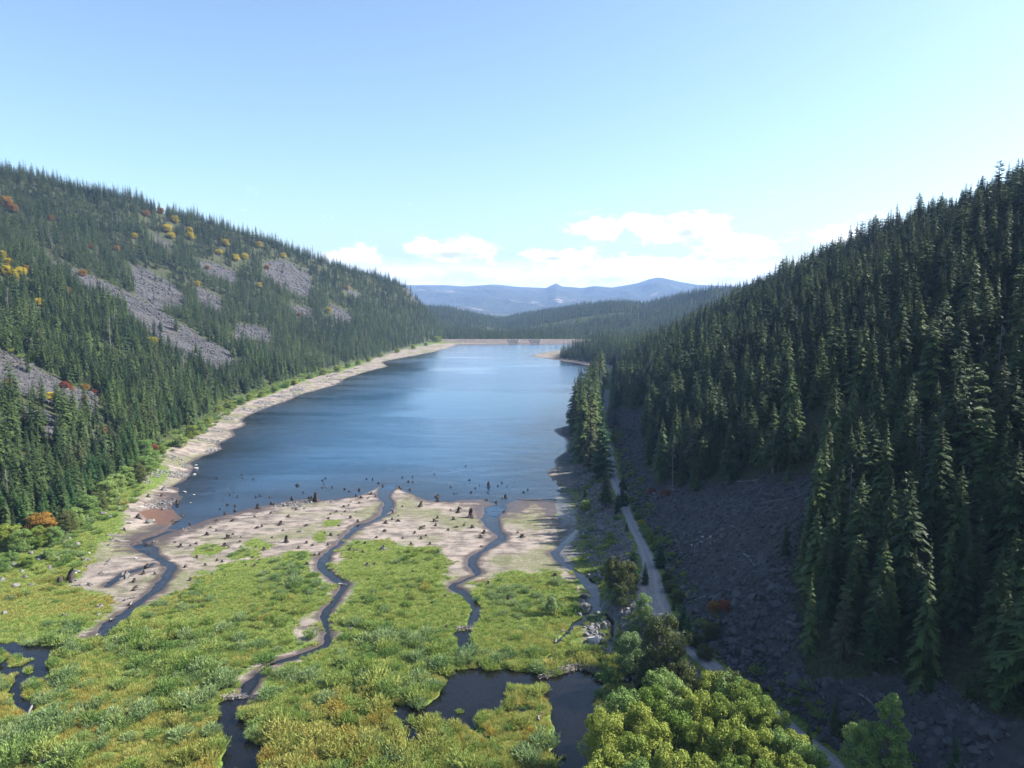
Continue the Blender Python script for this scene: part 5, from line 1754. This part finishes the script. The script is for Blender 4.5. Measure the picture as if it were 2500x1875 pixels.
for o_, a_, b_, lab in ((Z8, (1770, 1210), (2070, 1150), 'long bleached trunk lying across the shaded upper talus'), (Z13, (920, 780), (1070, 860), 'short thick grey log on the talus below the dark forest'),
                        (Z13, (950, 1100), (1100, 1250), 'grey log lying downslope above the pale poplar'), (Z13, (50, 20), (150, 115), 'thin bent grey log high on the talus'),
                        (Z13, (370, 552), (480, 550), 'thin grey log lying level on the mid talus'), (Z13, (600, 550), (820, 540), 'long thin grey log at the foot of the dark forest'),
                        (Z13, (1160, 835), (1250, 855), 'short grey log beside the dead snag on the talus'), (Z8, (1480, 1050), (1760, 1020), 'thin grey trunk along the upper edge of the talus'),
                        (Z12, (840, 525), (890, 510), 'bleached log beside the lower end of the left brook'), (Z12, (740, 655), (790, 620), 'pale log at the end of the left brook'),
                        (Z12, (500, 680), (660, 640), 'tangled driftwood log above the left pond'), (Z12, (-30, 745), (105, 735), 'pale log floating at the edge of the left pond'),
                        (Z12, (205, 1290), (395, 965), 'long dark drift trunk beside the sedge island of the left pond'), (Z14, (350, 1300), (400, 1245), 'pale stick on the sedge beside the deep pond'),
                        (Z14, (535, 605), (590, 620), 'short bleached log across the narrow right channel'), (Z14, (480, 700), (520, 640), 'dark drift log on the bank of the right channel'),
                        (Z7, (1450, 545), (1140, 542), 'thin drift log on the tip of the right mud bar'), (Z12, (960, 370), (1050, 340), 'grey drift log beside the bend of the left brook'),
                        (Z12, (990, 410), (1060, 350), 'branching drift log at the bend of the left brook'), (Z6, (1340, 1195), (1410, 1198), 'thin log bridging the middle brook'), (Z5, (1180, 1505), (1215, 1490), 'short pale log in the left brook mouth')):
    log(Z(o_, [a_])[0], Z(o_, [b_])[0], lab)

# beaver works
def stick_pile(line, width, n, seed, hgt):
    r = np.random.default_rng(seed)
    b = MB()
    P = np.array(line, float)
    d_ = np.concatenate([[0], np.cumsum(np.linalg.norm(np.diff(P, axis=0), axis=1))])
    for i_ in range(n):
        s_ = r.uniform(0, d_[-1])
        c_ = np.array([np.interp(s_, d_, P[:, j]) for j in range(3)])
        q = r.normal(0, width * 0.45)
        a_ = r.uniform(0, 3.14)
        c_ = c_ + [r.normal(0, 0.3), q, max(0.02, hgt * (1 - (q / width) ** 2)) * r.uniform(0.3, 1.05)]
        L_ = r.uniform(0.5, 1.7)
        v_ = np.array([math.cos(a_), math.sin(a_), r.normal(0, 0.3)]) * L_ / 2
        b.tube([c_ - v_, c_ + v_], [0.045, 0.02], 4, True)
    return b


def mound(line, width, hgt):
    P = np.array(line, float)
    b = MB()
    prof = [(-1, -0.5), (-0.6, 0.25), (0, 0.75), (0.5, 0.3), (1.0, -0.5)]
    v_ = np.array([(p[0], p[1] + a_ * width, p[2] + c_ * hgt) for p in P for a_, c_ in prof])
    k_ = len(prof)
    i_ = np.arange(len(P) - 1)[:, None] * k_ + np.arange(k_ - 1)[None, :]
    b.add(v_, None, np.stack([i_, i_ + k_, i_ + k_ + 1, i_ + 1], -1).reshape(-1, 4))
    return b


M_STICK = bark_material('beaver_sticks', (0.13, 0.115, 0.10), (0.30, 0.275, 0.25))
M_MOUND, mt_ = new_mat('beaver_mud')
mt_.out(principled(mt_, mt_.mix(mt_.noise(mt_.pos(), 2.5, 4), (0.08, 0.065, 0.05), (0.19, 0.165, 0.13)), 0.95, 0.1))
for lab, nm, pts, wd, n_, hg in (('long curved beaver dam of pale sticks holding back the deep pond', 'beaver_dam', Z(Z14, [(370, 945), (480, 922), (600, 885), (690, 868), (790, 898), (860, 945)]), 0.9, 420, 0.55),
                                 ('small stick dam between the middle brook and its dark pond', 'beaver_dam', Z(Z12, [(1735, 1112), (1810, 1100), (1885, 1098)]), 0.6, 90, 0.4),
                                 ('short stick dam above the narrow dark pond', 'beaver_dam', Z(Z11, [(1640, 582), (1690, 572), (1745, 575)]), 0.6, 70, 0.4),
                                 ('heap of pale sticks forming a beaver lodge in the near left shrubs', 'beaver_lodge', Z(Z12, [(330, 1600), (430, 1570), (540, 1595)]), 1.5, 300, 0.9)):
    ln = []
    for p in pts:
        x, y = V(*p)
        ln.append((x, y, max(float(H(np.array([x]), np.array([y]))[0]), (238 - y) * 0.014 - 0.45)))
    e = link(bpy.data.objects.new(nm, None))
    e.location = ln[0]
    loc = [tuple(np.array(q) - np.array(ln[0])) for q in ln]
    ob_from('mud_bank', mound(loc, wd, hg).mesh('mud_bank', M_MOUND, True), e)
    tag(ob_from('sticks', stick_pile(loc, wd, n_, len(lab), hg).mesh('sticks', M_STICK), e), kind='stuff')
    tag(e, lab, nm.replace('_', ' '))

# ------------------------------------------------------------------ broad-leaved trees
ALDERS = []
LEAFM = {'alder': M_ALDER, 'dark': M_ALDER_D, 'willow': M_WILLOW, 'grey': M_WILLOW_G, 'yellow': M_YELLOW, 'orange': M_ORANGE, 'red': M_RED}


class Alder(dict):
    """one crown shape; a mesh is made for each leaf colour that is used"""
    def __init__(self, tr, cr):
        self.tr, self.cr = tr.mesh('trunk', M_GREY, True), cr

    def __missing__(self, k):
        self[k] = (self.tr, self.cr.mesh('crown', LEAFM[k]))
        return self[k]


for s in range(4):
    ALDERS.append(Alder(*broadleaf_parts(500 + s, 9.0, (3.0, 3.4, 2.7, 3.2)[s], lobes=70, per=230, leaf=0.12)))
t_, c_ = broadleaf_parts(523, 14.0, 2.3, lobes=110, per=170, leaf=0.12, base=0.06)
POPLAR = (t_.mesh('trunk', M_GREY, True), c_.mesh('crown', M_WILLOW))
LEAF_WORD = {'alder': 'yellow-green', 'dark': 'dark olive', 'willow': 'green', 'grey': 'pale grey-green', 'yellow': 'golden yellow', 'orange': 'orange', 'red': 'red'}


def broad(x, y, z, h, wide, mat, name, cat, desc, grp, key, phrase='from the left', label=None):
    rr_ = random.Random(int(x * 77 + y * 13))
    a_ = ALDERS[rr_.randrange(4)][mat]
    s_ = h / 9.0
    o = place(name, (('trunk', a_[0]), ('crown', a_[1])), (x, y, z - 0.1), s_, rr_.uniform(0, 6.28), label, cat, grp, wide / (3.0 * s_))
    if label is None:
        NAMED.append((o, desc, key, phrase))
    return o


# the near thicket at the lower right: crown tops in the photograph
for px, py, mat in ((1475, 1735, 'alder'), (1520, 1690, 'willow'), (1560, 1715, 'alder'), (1600, 1680, 'alder'), (1545, 1790, 'alder'), (1640, 1660, 'willow'), (1600, 1760, 'alder'), (1655, 1735, 'alder'), (1700, 1690, 'alder'), (1720, 1760, 'alder'), (1760, 1700, 'alder'),
                    (1790, 1770, 'alder'), (1830, 1720, 'alder'), (1860, 1790, 'alder'), (1900, 1780, 'willow'), (1490, 1830, 'alder'), (1560, 1860, 'willow'), (1640, 1830, 'alder'), (1720, 1850, 'alder'), (1800, 1855, 'alder'), (1880, 1865, 'yellow'), (1940, 1850, 'alder'),
                    (1610, 1640, 'willow'), (1690, 1635, 'dark'), (1770, 1640, 'dark'), (1665, 1615, 'dark'), (1460, 1880, 'alder'), (1590, 1920, 'alder'), (1690, 1925, 'alder'), (1790, 1930, 'alder'), (1900, 1935, 'alder'), (1785, 1655, 'willow'), (1845, 1690, 'alder'), (1895, 1735, 'alder'), (1940, 1785, 'alder'), (1975, 1825, 'willow'), (1965, 1875, 'alder'), (1820, 1670, 'alder'), (1735, 1640, 'alder')):
    zt = 12.0
    x, y = at_z(px, py, zt)
    zg = float(H(np.array([x]), np.array([y]))[0])
    x0, y0 = x, y
    if zg > 8:
        continue
    mm = 'alder' if mat == 'yellow' else mat
    broad(x, y, zg, max(zt - zg, 4.5), 2.6, mm, 'alder_tree', 'tree', '%s alder in the near thicket beside the deep pond' % LEAF_WORD[mm], 'alders of the near thicket', px)
x, y = at_z(2175, 1692, 17.5)
zg = float(H(np.array([x]), np.array([y]))[0])
place('poplar_tree', (('trunk', POPLAR[0]), ('crown', POPLAR[1])), (x, y, zg - 0.1), (17.5 - zg) / 14.0, 0.6, 'tall pointed pale green poplar on the shaded slope near the camera', 'tree', None, 1.05)
x, y = at_z(2105, 1775, 13.0)
broad(x, y, float(H(np.array([x]), np.array([y]))[0]), 9.0, 2.3, 'willow', 'poplar_tree', 'tree', '', None, 0, label='shorter green poplar leaning on the tall pointed poplar')
# along the right bank: foot, top and half width in photo pixels
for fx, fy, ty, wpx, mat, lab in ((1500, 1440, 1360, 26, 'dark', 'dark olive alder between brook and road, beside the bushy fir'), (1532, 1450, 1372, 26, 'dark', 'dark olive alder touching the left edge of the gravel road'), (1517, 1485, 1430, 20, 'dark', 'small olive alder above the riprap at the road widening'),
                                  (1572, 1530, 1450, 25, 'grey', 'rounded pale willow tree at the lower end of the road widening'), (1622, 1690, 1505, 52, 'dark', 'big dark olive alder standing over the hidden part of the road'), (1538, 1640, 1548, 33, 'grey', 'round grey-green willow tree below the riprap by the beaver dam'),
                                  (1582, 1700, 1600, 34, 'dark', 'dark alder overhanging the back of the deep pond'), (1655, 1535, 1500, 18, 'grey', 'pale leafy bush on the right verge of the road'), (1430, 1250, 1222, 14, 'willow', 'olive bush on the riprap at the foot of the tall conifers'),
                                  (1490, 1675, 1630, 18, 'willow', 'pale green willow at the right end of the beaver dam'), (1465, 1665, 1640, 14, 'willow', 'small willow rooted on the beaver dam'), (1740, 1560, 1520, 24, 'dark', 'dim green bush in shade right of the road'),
                                  (1490, 1318, 1296, 10, 'willow', 'small round bush on the sandy patch below the riprap'), (1345, 1500, 1452, 14, 'grey', 'thin grey-green tall bush alone in the green meadow')):
    x, y, z = ground_hit(fx, fy)
    _, _, zt = at_y(fx, ty, y)
    broad(x, y, z, max(zt - z, 1.6), max(wpx * y / FPX * 1.05, 0.8), mat, 'alder_tree' if mat == 'dark' else 'willow_tree', 'tree' if wpx > 17 else 'bush', '', None, 0, label=lab)
# verge bushes on the right side of the road
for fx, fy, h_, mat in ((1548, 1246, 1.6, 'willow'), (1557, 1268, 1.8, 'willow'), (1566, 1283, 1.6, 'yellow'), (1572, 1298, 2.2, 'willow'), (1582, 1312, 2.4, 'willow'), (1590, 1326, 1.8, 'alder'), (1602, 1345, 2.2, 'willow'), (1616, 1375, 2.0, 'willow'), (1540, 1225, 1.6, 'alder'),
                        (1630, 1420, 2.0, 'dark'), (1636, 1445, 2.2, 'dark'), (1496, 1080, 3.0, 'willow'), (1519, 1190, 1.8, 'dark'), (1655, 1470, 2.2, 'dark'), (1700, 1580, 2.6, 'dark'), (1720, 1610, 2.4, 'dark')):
    x, y, z = ground_hit(fx, fy)
    broad(x, y, z, h_, h_ * 0.6, mat, 'verge_bush', 'bush', '%s bush on the right verge of the road' % LEAF_WORD[mat], 'bushes along the road verge', fy, 'from the far end')
# autumn bushes
for fx, fy, h_, mat in AUTUMN + [(*Z(o_, [q[:2]])[0], *q[2:]) for o_, L_ in ((Z8, [(920, 1130, 2.2, 'red'), (1040, 1135, 1.8, 'red'), (1000, 1140, 1.6, 'red')]), (Z14, [(1720, 460, 2.6, 'orange'), (1800, 450, 2.6, 'red')])) for q in L_]:
    x, y, z = ground_hit(fx, fy)
    where = 'on the talus right of the road' if x > 0 else ('low' if fy > 950 else 'high' if fy < 640 else 'halfway up') + ' on the left hillside'
    broad(x, y, z, h_ * (0.7 + y / 1800), h_ * 0.6 * (0.7 + y / 1800), mat, 'autumn_bush', 'bush', '%s autumn bush %s' % (LEAF_WORD[mat], where), 'autumn bushes', fx)
# willow belt at the foot of the left hillside: foot, height, colour
for fx, fy, h_, mat in ((20, 1335, 5.5, 'alder'), (55, 1345, 5, 'willow'), (95, 1335, 5, 'alder'), (100, 1310, 6, 'orange'), (130, 1330, 4.6, 'willow'), (165, 1300, 5.5, 'dark'), (185, 1285, 5, 'willow'), (215, 1262, 6, 'willow'), (240, 1250, 5.5, 'dark'), (262, 1225, 6.2, 'willow'), (285, 1205, 6, 'willow'),
                        (310, 1185, 6.2, 'willow'), (335, 1180, 6.6, 'dark'), (355, 1160, 6.5, 'willow'), (372, 1140, 6.4, 'willow'), (355, 1120, 7, 'willow'), (395, 1108, 3.4, 'alder'), (445, 1092, 5, 'willow'), (470, 1070, 5.5, 'alder'), (488, 1055, 5.5, 'willow'), (505, 1040, 4, 'alder'), (30, 1375, 3, 'willow'),
                        (70, 1385, 2.5, 'alder'), (10, 1395, 3, 'willow'), (120, 1365, 2.5, 'willow'), (535, 1010, 4.5, 'alder'), (560, 1000, 4.5, 'alder'), (590, 988, 4.5, 'willow'), (640, 970, 4, 'alder'), (670, 958, 4, 'willow'), (720, 940, 4, 'alder'), (760, 925, 4.5, 'willow'), (790, 915, 5, 'alder'), (825, 908, 5.5, 'alder'),
                        (850, 898, 5, 'willow'), (875, 892, 5, 'alder'), (900, 884, 5, 'alder'), (930, 872, 4.5, 'willow'), (970, 862, 5, 'alder'), (1010, 853, 6, 'alder'), (1040, 845, 5, 'willow'), (1066, 836, 9, 'alder'), (1072, 834, 8, 'alder'), (610, 978, 4.5, 'alder'), (700, 947, 3.5, 'willow')):
    x, y, z = ground_hit(fx, fy)
    broad(x, y, z, h_, h_ * (0.5 if y < 400 else 0.6), mat, 'willow_tree', 'bush', '%s leafy bush along the left shore' % LEAF_WORD[mat], 'bushes along the left shore', fx)

# ------------------------------------------------------------------ the wet meadow
def bare_val(x, y):
    b = -poly_sdf(x, y, BARE)
    for p in BARE_EXTRA:
        b = np.maximum(b, -poly_sdf(x, y, p))
    for p in GREEN_IN_BARE:
        b = np.minimum(b, poly_sdf(x, y, p) * 2)
    b = np.maximum(b, np.where(y < 215, 1.4 - np.abs(line_dist(x, y, STREAMS['middle'])) * 1.1, -5))
    return b


SHRUBS = {}
for nm, mt in (('green', M_WILLOW), ('grey', M_WILLOW_G), ('yellow', M_SEDGE), ('gold', M_SEDGE_Y), ('rust', M_RUSTL)):
    SHRUBS[nm] = [shrub_mesh(600 + 10 * i + len(nm), mt, 0.95, (1.35, 1.15, 1.5)[i], 90, 15, 0.10) for i in range(3)]
TUFTS = [tuft_mesh(640 + i, mt, 0.62, 0.5, 110, 0.032) for i, mt in enumerate((M_SEDGE, M_SEDGE, M_SEDGE_Y, M_SEDGE_Y, M_RUSTL, M_WILLOW))]


def meadow_pts(step, seed, x0=-125, x1=46, y0=84, y1=245):
    x, y = jitter_grid(x0, x1, y0, y1, step, seed)
    b = bare_val(x, y)
    z, inf = H(x, y, True)
    k = (inf['ds'] > 0.25) & (inf['hl'] < 3) & (inf['emb'] > 6.5) & (inf['dl'] > 1.0) & in_view(x, y, z, 2.0, 60)
    return x[k], y[k], z[k], b[k], inf['ds'][k], inf['hl'][k]


# sedge and grass everywhere on the meadow
x, y, z, b, ds_, hl_ = meadow_pts(0.62, 701)
edge = b + fbm(x, y, 3.0, 3, 170) * 4.0
r = np.random.default_rng(71)
k = (edge < 0.0) & (r.random(len(x)) < np.clip(0.62 - 0.10 * edge, 0, 1.0))
x, y, z, b, ds_ = x[k], y[k], z[k], b[k], ds_[k]
warm = fbm(x, y, 26.0, 3, 172) + np.clip((150 - y) / 80, -0.6, 0.55) * 0.6 + np.where(x < -30, 0.18, 0)
fine = fbm(x, y, 4.0, 2, 173)
q = warm + 0.5 * fine + r.normal(0, 0.2, len(x))
pick = np.where(q > 1.15, 4, np.where(q > 0.42, 2 + r.integers(0, 2, len(x)), r.integers(0, 2, len(x))))
hgt = np.clip(0.30 + (205 - y) / 110.0, 0.22, 1.05) * np.exp(r.normal(0, 0.25, len(x))) * (1 + 0.5 * fine)
wd = 0.75 * np.exp(r.normal(0, 0.2, len(x)))
scatter('sedge', np.stack([x, y, z - 0.02], 1), r.uniform(0, 6.28, len(x)), np.stack([wd, wd, hgt], 1), pick, TUFTS, 'green and yellow sedge covering the wet meadow', 'sedge')
print('sedge', len(x))
# willow bushes
x, y, z, b, ds_, hl_ = meadow_pts(1.55, 702)
r = np.random.default_rng(72)
clump = fbm(x, y, 11.0, 3, 180)
dens = np.clip((208 - y) / 75.0, 0.0, 1.0) * 0.62 + clump * 0.75 - 0.05
k = (b < -1.2) & (r.random(len(x)) < dens)
x, y, z, b, ds_, clump = x[k], y[k], z[k], b[k], ds_[k], clump[k]
sc_ = np.clip(0.42 + (200 - y) / 120.0 * 0.62 + clump * 0.7, 0.35, 1.7) * np.exp(r.normal(0, 0.28, len(x)))
sc_ = sc_.clip(0.35, 2.3)
warm = fbm(x, y, 20.0, 3, 182) + np.clip((118 - y) / 60, -0.4, 0.5) * 0.25
q = warm + r.normal(0, 0.22, len(x))
colr = np.where(q > 0.85, 4, np.where(q > 0.48, 3, np.where(q > 0.10, 2, np.where(q > -0.16, 0, 1))))
SH = np.stack([x, y, z, sc_, colr], 1)
# bushes picked out in the photograph: pixel, width in pixels, colour
hero = []
for o_, L_ in ((Z12, [(1280, 1030, 190, 0), (930, 990, 150, 0), (910, 1270, 210, 0), (1630, 1340, 170, 1), (1400, 1360, 220, 1), (1480, 1100, 260, 1), (1720, 960, 230, 1), (490, 1290, 180, 0), (720, 1250, 180, 0), (520, 1530, 280, 0), (1950, 1370, 150, 1), (150, 1470, 330, 0), (60, 1560, 300, 0),
                      (300, 1420, 260, 0), (380, 640, 140, 0), (1860, 490, 110, 1), (1560, 630, 120, 0), (1860, 630, 130, 1), (480, 590, 90, 0), (1130, 1130, 130, 1), (2050, 790, 150, 0), (1990, 690, 130, 1), (1330, 1000, 140, 0), (1620, 870, 180, 0)]),
               (Z11, [(500, 620, 110, 0), (1330, 1130, 150, 1), (1420, 1000, 140, 1), (1300, 640, 110, 1), (1080, 430, 90, 1), (1030, 460, 80, 0), (930, 930, 160, 1), (620, 1100, 180, 1), (500, 930, 160, 1), (1900, 1450, 130, 2), (1280, 1250, 110, 2), (1650, 1190, 70, 2), (1820, 1270, 110, 2),
                      (950, 1450, 200, 1), (1500, 1480, 160, 2), (2150, 1500, 180, 1), (200, 1100, 120, 2), (160, 900, 110, 0), (2050, 780, 110, 1), (1350, 860, 100, 2), (1560, 880, 130, 2), (1880, 850, 140, 2), (2080, 860, 100, 2), (750, 440, 60, 0)]),
               (Z14, [(420, 420, 70, 1), (460, 410, 50, 1), (360, 880, 140, 1), (160, 850, 100, 2), (400, 1420, 260, 1), (140, 1150, 130, 3), (330, 1160, 100, 3), (330, 1040, 110, 2), (960, 930, 130, 2), (700, 760, 130, 0), (830, 760, 140, 0), (920, 1030, 120, 2), (230, 1290, 180, 3), (400, 1020, 110, 2),
                      (560, 1540, 40, 2), (300, 1560, 200, 1), (470, 1600, 160, 2), (200, 630, 110, 2), (140, 740, 120, 0), (300, 770, 120, 0)])):
    for a_, b_, w_, c_ in L_:
        fx, fy = Z(o_, [(a_, b_)])[0]
        xx, yy = V(fx, fy + w_ * 0.08)
        zz = float(H(np.array([xx]), np.array([yy]))[0])
        hero.append((xx, yy, max(zz, (238 - yy) * 0.014 - 0.5), w_ * 0.3165 * yy / FPX / 2.0 * 1.0, c_))
SH = np.vstack([np.array(hero), SH])
imp = SH[:, 3] / SH[:, 1]
uu, vv = project(SH[:, 0], SH[:, 1], SH[:, 2] + 0.5)
imp = np.where((uu > 0) & (uu < 2500) & (vv < 1870), imp, 0)
imp[:len(hero)] += 10
big = np.argsort(-imp)[:300]
CN = ['green', 'grey', 'yellow', 'gold', 'rust']
CW = ['green', 'grey-green', 'yellow-green', 'golden', 'rusty']
for i in big:
    x_, y_, z_, s_, c_ = SH[i]
    r2 = random.Random(int(i) + 5)
    o = ob_from('willow_bush', SHRUBS[CN[int(c_)]][r2.randrange(3)])
    o.location = (x_, y_, z_ - 0.05)
    o.scale = (s_ * r2.uniform(0.95, 1.2), s_ * r2.uniform(0.9, 1.1), s_ * r2.uniform(0.75, 1.1))
    o.rotation_euler = (0, 0, r2.uniform(0, 6.28))
    tag(o, None, 'bush', 'willow bushes of the wet meadow')
    NAMED.append((o, '%s %s willow bush %s' % (size_word(s_, (1.0, 1.4, 1.9), ('small', 'medium', 'large', 'very large')), CW[int(c_)], strip_of(x_, y_)), -y_, 'from the lake'))
m_ = np.ones(len(SH), bool)
m_[big] = False
S = SH[m_]
r = np.random.default_rng(73)
allm = sum((SHRUBS[c_] for c_ in CN), [])
hs = S[:, 3] * r.uniform(0.7, 1.1, len(S))
scatter('low_willow_scrub', S[:, :3] - [0, 0, 0.05], r.uniform(0, 6.28, len(S)), np.stack([S[:, 3] * 1.05, S[:, 3] * 1.05, hs], 1), (S[:, 4].astype(int) * 3 + r.integers(0, 3, len(S))), allm, 'small willow scrub scattered through the wet meadow', 'scrub')
print('scrub', len(S))
# undergrowth along the road verge, the riprap and the forest edges
x, y = jitter_grid(10, 75, 84, 420, 1.3, 703)
z, inf = H(x, y, True)
e_ = inf['emb']
g = fbm(x, y, 6.0, 3, 140)
k = ((e_ > 0.8) & (e_ < 9) & (g > 0.30) & (inf['dl'] > 2) & (inf['ds'] > 0.6)) | ((inf['hr'] > 0.6) & (inf['hr'] < 4) & (g > -0.1) & (y < 330)) | ((e_ > 3) & (e_ < 16) & (y < 128) & (inf['ds'] > 0.5))
x, y, z = x[k], y[k], z[k]
r = np.random.default_rng(74)
s_ = np.exp(r.normal(-0.55, 0.4, len(x))).clip(0.25, 1.3)
scatter('undergrowth', np.stack([x, y, z - 0.05], 1), r.uniform(0, 6.28, len(x)), np.stack([s_, s_, s_ * 0.7], 1), r.choice([0, 1, 2, 6, 7, 8, 0, 1], len(x)), allm, 'low green undergrowth along the road and its bank', 'undergrowth')
# brush among the trees of the left hillside and its foot
x, y = jitter_grid(-330, -62, 120, 640, 3.4, 704)
z, inf = H(x, y, True)
r = np.random.default_rng(75)
k = (inf['hl'] > -7) & (inf['dl'] > 9) & in_view(x, y, z, 3) & (r.random(len(x)) < np.where(inf['hl'] < 10, 0.9, 0.25)) & (px_mask(SCREE_L, x, y, z) > -3)
x, y, z = x[k], y[k], z[k]
s_ = np.exp(r.normal(0.1, 0.4, len(x))).clip(0.4, 2.2)
scatter('undergrowth', np.stack([x, y, z - 0.05], 1), r.uniform(0, 6.28, len(x)), np.stack([s_, s_, s_ * 0.8], 1), r.choice([0, 1, 2, 6, 7, 3, 9], len(x), p=[.25, .2, .2, .12, .1, .08, .05]), allm, 'low green brush along the foot of the left hillside', 'undergrowth')

# ------------------------------------------------------------------ words that single each thing out
groups = {}
for o, desc, key, phrase in NAMED:
    groups.setdefault((desc, phrase), []).append((key, o))
for (desc, phrase), L_ in groups.items():
    L_.sort(key=lambda q: q[0])
    for n_, (_, o) in enumerate(L_):
        o['label'] = desc if len(L_) == 1 else '%s, %s %s' % (desc, seq_word(n_ + 1), phrase)
